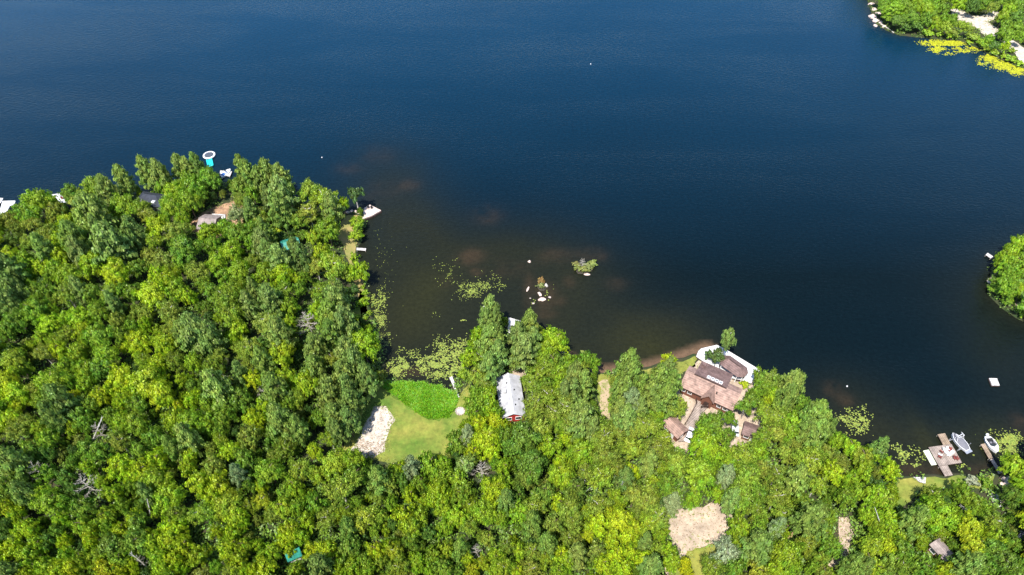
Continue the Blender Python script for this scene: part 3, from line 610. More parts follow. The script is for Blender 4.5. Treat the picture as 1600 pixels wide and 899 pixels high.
for k in range(14):
    an = k*math.pi/7+.1; mb = MB(); rr = .22+.06*random.random()
    mb.loft([[(1.05*math.cos(an)+s*rr*math.cos(t), 1.05*math.sin(an)+s*rr*math.sin(t), z) for t in [i*math.pi/3 for i in range(6)]] for s, z in ((1, 0), (1.05, .18), (.5, .3))]).build('stone', M['rock'], o)
o = empty('planter', at(1598, 857, .5)); tag(o, 'round orange tub near the dark blue roofed cabin', 'tub')
MB().bar((0,0,0), (0,0,.9), 1.1, 1.3, 16).build('tub_body', M['orange'], o); MB().bar((0,0,.9), (0,0,.93), 1.15, 1.15, 16).build('soil', M['dirt2'], o)

# ---------------------------------------------------------------- boats and water toys
def hull_rings(L_, W_, H_, blunt=.55, n=9):
    rings = []
    for i in range(n):
        t = i/(n-1); x = -L_/2+L_*t
        w_ = W_/2*(blunt+(1-blunt)*min(1, t*3.5))*(1 if t < .5 else max(.02, math.cos((t-.5)*math.pi*1.0)**.75))
        zt = H_*(.85+.25*t); zb = -.15+.3*max(0, t-.75)
        rings.append([(x, -w_, zt), (x, -w_*.85, zb+.15), (x, 0, zb-.1), (x, w_*.85, zb+.15), (x, w_, zt)])
    return rings
def boat(px, py, ang, L_, W_, label, kind):
    p = at(px, py, .3); o = empty('motorboat', (p.x, p.y, 0.0 if kind != 'lift' else .35), ang); tag(o, label, 'boat')
    r = hull_rings(L_, W_, .85); MB().loft(r).build('hull', M['boatwhite'], o, smooth=False)
    rim = MB()
    for s in (0, 4):
        for a, b in zip(r, r[1:]): rim.bar(a[s], b[s], .06, .06, 5)
    rim.build('gunwale', M['whitetrim'], o)
    if kind == 'lift':
        cv = [[(q[0][0]*.97, q[0][1]*.97, q[0][2]+.03), (q[0][0]*.97, q[0][1]*.5, q[0][2]+.25+.2*math.sin(i/8*math.pi)), (q[0][0]*.97, 0, q[0][2]+.32+.25*math.sin(i/8*math.pi)),
               (q[0][0]*.97, q[4][1]*.5, q[0][2]+.25+.2*math.sin(i/8*math.pi)), (q[0][0]*.97, q[4][1]*.97, q[0][2]+.03)] for i, q in enumerate(r)]
        MB().loft(cv).build('cover', M['boatcover'], o)
        tw = MB(); x = L_*.12
        for s in (-1, 1):
            tw.bar((x-.5, s*W_*.48, .9), (x+.25, s*W_*.36, 2.3), .05); tw.bar((x+.5, s*W_*.48, .9), (x+.45, s*W_*.36, 2.3), .05); tw.bar((x-.1, s*W_*.36, 2.32), (x+.9, s*W_*.36, 2.32), .05)
        tw.bar((x+.35, -W_*.36, 2.32), (x+.35, W_*.36, 2.32), .06); tw.bar((x-.1, -W_*.36, 2.32), (x-.1, W_*.36, 2.32), .05)
        tw.build('wakeboard_tower', M['boatwhite'], o)
        MB().box(-L_/2-.7, -L_/2, -W_*.4, W_*.4, .35, .45).build('swim_platform', M['metal'], o)
    else:
        MB().box(-L_*.36, L_*.1, -W_*.33, W_*.33, .72, .93).build('cockpit', M['black' if kind != 'blue' else 'blue'], o)
        for s in (-1, 1): MB().box(-L_*.1, L_*.0, s*W_*.2-.25, s*W_*.2+.25, .9, 1.25).build('boat_seat', M['whitetrim' if kind == 'blue' else 'boatcover'], o)
        ws = MB(); ws.add([(L_*.1, -W_*.36, .9), (L_*.2, 0, .95), (L_*.1, W_*.36, .9), (L_*.05, W_*.33, 1.4), (L_*.13, 0, 1.45), (L_*.05, -W_*.33, 1.4),
                           (L_*.08, -W_*.36, .9), (L_*.18, 0, .95), (L_*.08, W_*.36, .9), (L_*.03, W_*.33, 1.4), (L_*.11, 0, 1.45), (L_*.03, -W_*.33, 1.4)],
                          [(0,1,4,5),(1,2,3,4),(6,7,10,11),(7,8,9,10),(5,4,10,11),(4,3,9,10),(0,1,7,6),(1,2,8,7),(0,5,11,6),(2,3,9,8)])
        ws.build('windshield', M['glass'], o)
        e = MB(); e.box(-L_/2-.55, -L_/2+.05, -.28, .28, .7, 1.35); en = e.build('outboard_motor', M['boatwhite' if kind == 'white' else 'black'], o, bevel=.1)
        MB().box(-L_/2-.4, -L_/2-.15, -.12, .12, -.3, .7).build('leg', M['black'], en)
    return o
a, b = at(1485.5, 679.5, .8), at(1510.5, 706, .8); d = a-b
boat(1498, 692.5, math.atan2(d.y, d.x), d.length*.97, 2.35, 'grey covered tower boat raised on a lift beside the wide dock', 'lift')
# boat lift under it
ang = math.atan2(d.y, d.x); p = at(1498, 692.5, .3); o = empty('boat_lift', (p.x, p.y, 0), ang); tag(o, 'aluminium boat lift frame holding the grey covered boat', 'boat lift')
for x in (-1.4, 1.4):
    MB().bar((x, -1.7, .2), (x, 1.9, .2), .09).build('cross_beam', M['metal'], o)
    for s in (-1.7, 1.9): MB().bar((x, s, -1), (x, s, 1.4), .09).build('post', M['metal'], o)
a, b = at(1557, 708, .6), at(1541, 683, .6); d = a-b
boat(1549, 695.5, math.atan2(d.y, d.x), d.length*.98, 2.3, 'white open motorboat moored beside the long narrow dock', 'white')
boat(353, 272, R_(60), 4.6, 2.0, 'blue and white boat moored at the small platform below the teal slide', 'blue')
# water trampoline and its slide
p = at(327, 243, .3); o = empty('water_trampoline', (p.x, p.y, 0)); o.scale = (.86, .86, .86); tag(o, 'round floating trampoline with white ring and dark jumping mat', 'trampoline')
ring = MB(); n_ = 28
rr = [[((2.15+.42*math.cos(q_))*math.cos(t_), (2.15+.42*math.cos(q_))*math.sin(t_), .42+.42*math.sin(q_)) for q_ in [k*math.pi/4 for k in range(8)]] for t_ in [i*2*math.pi/n_ for i in range(n_)]]
vs = [v_ for r_ in rr for v_ in r_]; ring.add(vs, [(i*8+j, i*8+(j+1)%8, ((i+1)%n_)*8+(j+1)%8, ((i+1)%n_)*8+j) for i in range(n_) for j in range(8)])
ring.build('inflatable_ring', M['boatwhite'], o, smooth=True)
MB().bar((0,0,.72), (0,0,.76), 1.78, 1.78, 24).build('jumping_mat', M['mesh'], o)
tr_ = o.location.copy()
o = empty('inflatable_slide', (tr_.x+1.5, tr_.y-4.2, 0), R_(-66)); tag(o, 'turquoise inflatable runway leading away from the floating trampoline', 'inflatable')
MB().box(-1.9, 2.2, -.85, .85, .1, .5).build('runway', M['teal'], o, bevel=.15)
for s in (-1, 1): MB().bar((-1.9, s*.85, .5), (2.2, s*.85, .5), .22, .22, 8).build('side_tube', M['teal'], o)
# buoys
for (px, py, lb) in [(503, 246, 'small white buoy on open water beyond the west trees'), (1323.7, 603.5, 'small white buoy off the right hand shore'), (923, 100, 'tiny white buoy far out on the open lake')]:
    p = at(px, py, .2); o = empty('buoy', (p.x, p.y, 0)); tag(o, lb, 'buoy')
    MB().loft([[(r_*math.cos(t_), r_*math.sin(t_), z) for t_ in [i*math.pi/5 for i in range(10)]] for r_, z in ((.10, -.2), (.2, 0), (.23, .14), (.16, .3), (.05, .38))]).build('float', M['boatwhite'], o, smooth=True)
    MB().bar((0,0,.36), (0,0,.5), .04, .05, 6).build('eyelet', M['metal'], o)

# ---------------------------------------------------------------- cars
def car(px, py, ang, label, m='carpaint'):
    p = at(px, py, 1.0); o = empty('parked_car', (p.x, p.y, .52), ang); tag(o, label, 'car')
    prof = [(-2.2, .45), (-2.25, .85), (-2.0, 1.0), (-1.7, 1.05), (-1.35, 1.5), (.35, 1.52), (1.1, 1.02), (2.0, .9), (2.25, .7), (2.25, .4)]
    MB().loft([[(x, y*(1 if z < 1.06 else .84), z) for x, z in prof] for y in (-.92, .92)]).build('body', M[m], o, bevel=.05)
    MB().add([(.37, -.72, 1.52), (.37, .72, 1.52), (1.1, .84, 1.06), (1.1, -.84, 1.06), (.4, -.72, 1.55), (.4, .72, 1.55), (1.14, .84, 1.08), (1.14, -.84, 1.08)], [(0,1,2,3),(4,5,6,7),(0,1,5,4),(1,2,6,5),(2,3,7,6),(3,0,4,7)]).build('windshield', M['glass'], o)
    MB().add([(-1.37, -.72, 1.5), (-1.37, .72, 1.5), (-1.7, .84, 1.07), (-1.7, -.84, 1.07), (-1.40, -.72, 1.53), (-1.40, .72, 1.53), (-1.74, .84, 1.09), (-1.74, -.84, 1.09)], [(0,1,2,3),(4,5,6,7),(0,1,5,4),(1,2,6,5),(2,3,7,6),(3,0,4,7)]).build('rear_window', M['glass'], o)
    for s in (-1, 1):
        MB().add([(-1.3, s*.80, 1.44), (.3, s*.80, 1.44), (.85, s*.91, 1.1), (-1.55, s*.91, 1.1), (-1.3, s*.82, 1.44), (.3, s*.82, 1.44), (.85, s*.94, 1.1), (-1.55, s*.94, 1.1)], [(0,1,2,3),(4,5,6,7),(0,1,5,4),(1,2,6,5),(2,3,7,6),(3,0,4,7)]).build('side_window', M['glass'], o)
        MB().box(2.2, 2.27, s*.65-.18, s*.65+.18, .62, .78).build('headlight', M['skyglass'], o)
        for x in (-1.35, 1.4):
            wl = MB().bar((x, s*.78, .33), (x, s*.96, .33), .34, .34, 14).build('wheel', M['black'], o)
            MB().bar((x, s*.95, .33), (x, s*.98, .33), .2, .2, 10).build('rim', M['metal'], wl)
car(1078.5, 680.5, R_(62), 'white car half under the big tree beside the pink boardwalk')
car(1147.5, 670, R_(80), 'white car under the trees left of the square mauve roofed shed')

# ---------------------------------------------------------------- rocks
def rock(px, py, sx, sy, sz, label, m='rock', ang=0, group=None, z=-.1):
    p = at(px, py, .2); bm = bmesh.new(); bmesh.ops.create_icosphere(bm, subdivisions=3, radius=1)
    for v_ in bm.verts:
        k = 1+.28*noise.noise(v_.co*1.3+Vector((px, py, 0)))+.12*noise.noise(v_.co*3.5+Vector((py, px, 0))); v_.co *= k
        v_.co.z = max(v_.co.z, -.5)
        v_.co = Vector((v_.co.x*sx, v_.co.y*sy, v_.co.z*sz))
    me = bpy.data.meshes.new('rock'); bm.to_mesh(me); bm.free()
    o = obj_from_mesh('rock', me, None, M[m]); o.location = (p.x, p.y, z); o.rotation_euler.z = ang; tag(o, label, 'rock', group)
rock(827, 408.5, .55, .45, .5, 'small pale rock breaking the water left of the islet', 'rockpink')
rock(825, 451, .35, 1.1, .4, 'thin pinkish rock sliver left of the tan shrub rock', 'rockpink', -.4)
rock(846.5, 467.5, 1.2, .75, .55, 'largest pale flat rock at the foot of the rock group', 'rockpink', .35)
rock(843.5, 459, .5, .9, .4, 'narrow tan rock just above the largest pale rock', 'rockpink', .4)
rock(853.5, 446, .55, .75, .7, 'bright white rock right of the tan shrub in the lake', 'ash', .2)
rock(833, 473.5, .45, .3, .3, 'small flat grey rock at lower left of the rock group', 'rock', .3)
rock(859, 464, .45, .35, .3, 'small greenish rock right of the largest pale rock', 'rock')
rock(828.5, 465.5, .3, .2, .25, 'tiny grey rock left of the largest pale rock', 'rock', .2)
rock(755.5, 479.5, .5, .3, .35, 'single small white rock off the tip of the cottage pines', 'ash', .5)
rock(880, 551, .7, .5, .6, 'dark and white rock at the shore right of the lime tree', 'rock')
rock(917, 428.5, 1.0, .4, .5, 'pale rock lip at the lower edge of the shrub islet', 'rockpink')
rock(995, 557, .4, .3, .25, 'small pale rock just off the beach tip', 'ash')
for i, (px, py, s) in enumerate([(1362, 7, 1.6), (1366, 16, 1.9), (1364, 27, 2.2), (1370, 33, 1.8), (1376, 36, 1.5), (1361, -3, 2.0), (1372, 22, 1.5), (1382, 42, 1.3), (1368, 40, 1.0)]):
    rock(px, py, s, s*.7, s*.5, ['small pale boulder second from the top edge', 'broad pale boulder in the upper middle', 'largest pale boulder bulging into the water', 'pale boulder just below the largest one', 'lower pale boulder near the log root', 'pale boulder cut by the top edge', 'inland pale boulder close to the trees', 'last small boulder beside the fallen log', 'little boulder in the lake side bend'][i]+' on the far point', 'rockpink', i, 'boulders along the far point', z=.1)
for i, (px, py, s) in enumerate([(1550, 438, 1.1), (1554, 441, 1.2), (1547, 441, .9), (1556, 430, .9), (1560, 427, 1.0), (1570, 478, .7), (1575, 483, .6)]):
    rock(px, py, s, s*.8, s*.55, ['middle left boulder of the pale cluster', 'largest boulder of the pale cluster', 'outermost low boulder of the pale cluster', 'upper boulder above the pale cluster', 'topmost inland boulder', 'left of two boulders at the southern shore', 'right of two boulders at the southern shore'][i]+' on the right edge point', 'rockpink', i, 'boulders on the right edge point', z=.1)
for i, (px, py, s) in enumerate([(1568, 750, .8), (1573, 753, .9), (1578, 750, .7), (1571, 758, .8), (1565, 757, .6)]):
    rock(px, py, s, s*.8, s*.5, ['upper left rock', 'largest rock in the middle', 'upper right rock', 'lower right rock', 'lower left rock'][i]+' of the pile at the narrow gangway foot', 'rockpink', i, 'rock pile at the gangway foot', z=.5)
for i, (px, py, s) in enumerate([(543, 333, .8), (549, 331, .7), (556, 332, .7), (561, 334, .6), (1447, 743, .4), (1430, 744, .4)]):
    if i < 4: rock(px, py, s, s*.7, s*.4, ['leftmost', 'second from left', 'third from left', 'rightmost'][i]+' tan stone in the row beside the wedge shaped terrace', 'rockpink', i, 'stones beside the terrace', z=.4)
# fallen log on the far point
p0, p1 = at(1376, 38, .4), at(1397, 51, .4); o = empty('fallen_log', (p0.x, p0.y, 0)); tag(o, 'pale fallen log leaning into the water on the far point', 'log')
MB().bar((0, 0, .5), (p1.x-p0.x, p1.y-p0.y, .25), .35, .22, 8).build('trunk', M['dead'], o); MB().bar(((p1.x-p0.x)*.5, (p1.y-p0.y)*.5, .5), ((p1.x-p0.x)*.5+.9, (p1.y-p0.y)*.5+.4, 1.3), .1, .05, 5).build('branch', M['dead'], o)

# ---------------------------------------------------------------- tree prototypes (unit crown radius, unit height)
def leaf_cloud(P, N, S, jit=0.55, seed=0):
    """one small four sided leaf clump per point, tilted around its normal"""
    r = np.random.default_rng(seed); n = len(P)
    N = N+r.normal(0, jit, (n, 3)); N /= np.linalg.norm(N, axis=1, keepdims=True)+1e-9
    A = np.cross(N, r.normal(0, 1, (n, 3))); A /= np.linalg.norm(A, axis=1, keepdims=True)+1e-9; B = np.cross(N, A)
    s = (S*r.uniform(.65, 1.35, n))[:, None]; e = r.uniform(.55, .95, (n, 1))
    V = np.stack([P+A*s, P+B*s*e, P-A*s*.9, P-B*s*e*.8+N*s*.25], 1).reshape(-1, 3)
    return V, np.arange(n*4).reshape(-1, 4)
def crown_mesh(name, P, N, S, seed, jit=.55):
    V, Q = leaf_cloud(P, N, S, jit, seed); me = fast_mesh(name, V, Q); me.materials.append(M['leaf']); return me
def unit(v): return v/(np.linalg.norm(v, axis=-1, keepdims=True)+1e-9)
def broad_crown(seed, lobes=34, per=120, zc=.66, hz=.33, leaf=.062, spread=1.0, gap=0.0):
    """sprays of leaves at the ends of boughs: feathered lumps of unequal size on an uneven, slightly lopsided dome"""
    r = np.random.default_rng(seed); Ps, Ns, Ss = [], [], []
    ph = r.uniform(0, 6.28, 3); am = r.uniform(.08, .22, 3); lean = r.normal(0, .10, 2)
    for i in range(lobes):
        if r.random() < gap: continue
        t = (i+.5)/lobes; z = max(1-1.6*t, -.62)+r.normal(0, .05); z = min(z, 1); a = i*2.39996+r.normal(0, .35); rad = math.sqrt(max(0, 1-z*z))
        out = 1+am[0]*math.sin(2*a+ph[0])+am[1]*math.sin(3*a+ph[1])+.7*am[2]*math.sin(5*a+ph[2])
        d0 = np.array([rad*math.cos(a)*out, rad*math.sin(a)*out, z]); c = d0*r.uniform(.42, .92)*spread
        lr = r.uniform(.10, .24); n = int(per*(lr/.17)**1.6); ax = unit(d0+r.normal(0, .3, 3))
        g = r.normal(0, 1, (n, 3)); g = unit(g)*(np.abs(r.normal(.72, .33, (n, 1)))); g += ax*(g@ax)[:, None]*.7
        g[:, 2] *= .72; p = c+g*lr; Ps.append(p)
        Ns.append(unit(g)*.75+unit(p)*.45+np.array([0, 0, .45])); Ss.append(np.full(n, leaf)*r.uniform(.7, 1.25, n))
    d = unit(r.normal(0, 1, (260, 3))); Ps.append(d*r.uniform(.1, .5, (260, 1))); Ns.append(d+np.array([0, 0, .4])); Ss.append(np.full(260, leaf*1.3))
    P = np.concatenate(Ps); N = np.concatenate(Ns); S = np.concatenate(Ss)
    P[:, :2] += P[:, 2:3]*lean; P[:, 2] = zc+P[:, 2]*hz; P[:, 2] = np.minimum(P[:, 2], 1.03); return P, N, S
def pine_crown(seed, levels=9, z0=.28, leaf=.06, dens=34):
    r = np.random.default_rng(seed); Ps, Ns, Ss = [], [], []
    for k in range(levels):
        t = k/(levels-1); z = z0+(1-z0)*t**.9; Lb = (1-t)**.62*1.0+.10
        if k == 0: Lb *= .8
        nb = int(6-2.5*t); a0 = r.uniform(0, 6.28)
        for b_ in range(nb):
            a = a0+b_*2*math.pi/nb+r.normal(0, .22); L_ = Lb*r.uniform(.7, 1.12); dr = np.array([math.cos(a), math.sin(a), 0])
            for q in np.linspace(.3, 1, 4):
                c = dr*L_*q; n = int(dens*(.6+.6*q)); wd = .17*(1.1-.3*q)
                off = r.normal(0, 1, (n, 3))*np.array([wd*.62, wd*.62, .021]); off[:, 2] = np.abs(off[:, 2])
                p = c+off; p[:, 2] = z+off[:, 2]*1.0+.04*q*q-.012; Ps.append(p)
                Ns.append(np.tile(np.array([0, 0, 1.0]), (n, 1))+dr*.45+unit(off)*.45); Ss.append(np.full(n, leaf))
    d = r.normal(0, .05, (60, 3)); d[:, 2] = r.uniform(.9, 1.02, 60); Ps.append(d); Ns.append(np.tile(np.array([0, 0, 1.0]), (60, 1))); Ss.append(np.full(60, leaf*.8))
    return np.concatenate(Ps), np.concatenate(Ns), np.concatenate(Ss)
def trunk_mesh(name, seed, top=.8, limbs=7, r0=.07, m='bark', z_lo=.3, kinks=True):
    r = random.Random(seed); mb = MB(); pts = [Vector((0, 0, -.03))]; n = 5
    for k in range(1, n+1): pts.append(Vector((r.uniform(-.03, .03), r.uniform(-.03, .03), top*k/n)))
    for k in range(n): mb.bar(pts[k], pts[k+1], r0*(1-.8*k/n), r0*(1-.8*(k+1)/n), 7)
    for k in range(limbs):
        z = z_lo+(top-z_lo)*(k+.5)/limbs; a = k*2.4+r.uniform(-.3, .3); L_ = .65*(1-.5*(z-z_lo)/(1-z_lo+.01))
        mid = Vector((math.cos(a)*L_*.5, math.sin(a)*L_*.5, z+.06)); tip = Vector((math.cos(a+.2)*L_, math.sin(a+.2)*L_, z+.13))
        mb.bar((0, 0, z), mid, r0*.4, r0*.25, 5); mb.bar(mid, tip, r0*.25, r0*.08, 5)
    me = bpy.data.meshes.new(name); me.from_pydata(mb.v, [], mb.f); me.materials.append(M[m]); me.update(); return me
def dead_mesh(name, seed, m='dead', fan=False):
    r = random.Random(seed); mb = MB(); mb.bar((0, 0, -.02), (.03, .02, .55), .045, .03, 6); mb.bar((.03, .02, .55), (0, .05, 1), .03, .010, 6)
    nb = 17
    for k in range(nb):
        z = .32+.64*k/nb; a = k*2.4+r.uniform(-.4, .4); L_ = (1-((z-.3)/.75)**1.3)*r.uniform(.7, 1.1)+.12
        b = Vector((math.cos(a), math.sin(a), 0)); p = [Vector((0.02, .03, z)), b*L_*.5+Vector((0, 0, z+.03)), b*L_+Vector((0, 0, z+.08+r.uniform(-.03, .05)))]
        mb.bar(p[0], p[1], .017, .012, 4); mb.bar(p[1], p[2], .012, .006, 4)
        for s in (-1, 1):
            for f in (.45, .75):
                q = p[0].lerp(p[2], f); b2 = Vector((math.cos(a+s*.8), math.sin(a+s*.8), 0)); mb.bar(q, q+b2*L_*.35+Vector((0, 0, .03)), .008, .004, 4)
    me = bpy.data.meshes.new(name); me.from_pydata(mb.v, [], mb.f); me.materials.append(M[m]); me.update(); return me
def proto(name, me): o = bpy.data.objects.new(name, me); return o   # kept out of the scene: only its copies are linked
BIG = [(proto('crown', crown_mesh('broad_crown', *broad_crown(10+i, 84+6*(i%4), 92, leaf=.046, gap=.08, hz=.37, zc=.62), 10+i, .45)), proto('trunk', trunk_mesh('broad_trunk', i))) for i in range(13)]
SMALL = [(proto('crown', crown_mesh('small_crown', *broad_crown(40+i, 54, 62, leaf=.062, gap=.08, hz=.38, zc=.61), 40+i, .45)), proto('trunk', trunk_mesh('small_trunk', 20+i))) for i in range(9)]
OPEN = [(proto('crown', crown_mesh('open_crown', *broad_crown(60+i, 84, 62, leaf=.042, gap=.2, spread=1.04), 60+i, .5)), proto('trunk', trunk_mesh('open_trunk', 40+i, limbs=9, m='birch'))) for i in range(7)]
PINE = [(proto('crown', crown_mesh('pine_crown', *pine_crown(80+i, 9+i%2), 80+i, .5)), proto('trunk', trunk_mesh('pine_trunk', 60+i, .97, 5, .055))) for i in range(9)]
HIGH = [(proto('crown', crown_mesh('high_crown', *broad_crown(100+i, 30, 40, zc=.74, hz=.26, leaf=.09, gap=.2), 100+i)), proto('trunk', trunk_mesh('high_trunk', 80+i, .86, 5, .10, 'birch', .55))) for i in range(2)]
BUSH = [(proto('foliage', crown_mesh('bush_leaves', *broad_crown(120+i, 22, 90, zc=.48, hz=.5, leaf=.095), 120+i)), proto('stem', trunk_mesh('bush_stems', 90+i, .5, 5, .05, z_lo=.1))) for i in range(3)]
DEAD = [proto('trunk', dead_mesh('dead_branches', i)) for i in range(4)]
PAL = {'Y': (.440, .540, .012), 'L': (.330, .490, .012), 'G': (.205, .360, .020), 'D': (.105, .225, .030), 'O': (.305, .385, .048), 'P': (.250, .360, .085), 'W': (.45, .49, .37), 'Z': (.65, .62, .01)}
WORD = {'Y': 'yellow green', 'L': 'lime green', 'G': 'mid green', 'D': 'dark green', 'O': 'olive green', 'P': 'blue green', 'W': 'silvery', 'Z': 'bright yellow'}
TREES = []      # every tree and shrub with the pixel of its crown, for the labels
rs_ = random.Random(3)
def put(kind, protos, base, R, H, color, rz, rec):
    o = empty(kind, (base[0], base[1], base[2]), rz); o.scale = (R*rs_.uniform(.88, 1.14), R*rs_.uniform(.88, 1.14), H)
    if isinstance(protos, tuple):
        for p in protos:
            c = p.copy(); C.objects.link(c); c.parent = o
            if p.name.startswith(('crown', 'foliage')): c.color = (*color, 1)
    else:
        c = protos.copy(); C.objects.link(c); c.parent = o
    rec.update(obj=o, R=R); TREES.append(rec); return o
rr_ = random.Random(5); wet = 0
def tree(px, py, d, code, H=None):
    """crown centre and width as seen in the photo -> trunk base on the ground"""
    global wet
    kind = 'P' if code[0] == 'P' else 'X' if code[0] == 'X' else 'S' if code[0] == 'S' else 'B'
    R = 2.5
    for _ in range(4):
        Ht = H or (min(17.5, 7.5+2.3*R) if kind == 'P' else min(14.5, 4.0+2.0*R) if kind == 'B' else 4.2+1.7*R if kind == 'X' else min(3.2, 1.3*R+.5))
        zc = .5+Ht*(.60 if kind in 'PX' else .66 if kind == 'B' else .5)
        p = at(px, py, zc); R = .5*d*depth_of(p)/FPX
    R = R*(1.05 if kind != 'S' else 1.0)
    if not on_land(p.x, p.y) and not H:
        # lean on a shorter trunk so that the foot stands on the bank
        for f in (.8, .6, .45, .3):
            q = at(px, py, .5+(zc-.5)*f)
            if on_land(q.x, q.y): p = q; Ht *= f; break
        else:
            wet += 1
            best = min((math.hypot(x-p.x, y-p.y), x, y) for L in LANDS for x, y in L)
            dx, dy = best[1]-p.x, best[2]-p.y; l_ = math.hypot(dx, dy)+1e-6; q = Vector((p.x+dx*(1+.8/l_), p.y+dy*(1+.8/l_), p.z)); p = q
    letters = [c for c in code if c in PAL]
    if kind == 'S': letters = [c for c in code[1:] if c in PAL]
    wts = [1.0 if i == 0 else .55 for i in range(len(letters))]
    col = [sum(PAL[c][k]*w_ for c, w_ in zip(letters, wts))/max(1e-6, sum(wts)) for k in range(3)] if letters else (.3, .3, .3)
    if kind != 'X': col = [c*.86+m_*.14 for c, m_ in zip(col, (.24, .36, .03))]
    v_ = rr_.uniform(.88, 1.12); col = tuple(c*v_*rr_.uniform(.95, 1.05) for c in col)
    main = letters[0] if letters else 'W'
    rec = dict(px=px, py=py, d=d, main=main, kind=kind, H=Ht)
    rz = rr_.uniform(0, 6.28); ri = rr_.randrange(100)
    if kind == 'P': o = put('pine_tree', PINE[ri % 9], (p.x, p.y, .5), R*1.08, Ht, col, rz, rec)
    elif kind == 'X': o = put('dead_tree', DEAD[ri % 4], (p.x, p.y, .5), R, Ht, col, rz, rec)
    elif kind == 'S': o = put('shrub', BUSH[ri % 3], (p.x, p.y, .45), R, Ht, col, rz, rec)
    else:
        pr = OPEN[ri % 7] if ('O' in code and ri % 3) or 'W' in code else (BIG[ri % 13] if R > 2.9 else SMALL[ri % 9])
        nm = 'maple_tree' if main in 'LY' else 'broadleaf_tree'
        o = put(nm, pr, (p.x, p.y, .5), R, Ht, col, rz, rec)
    return o

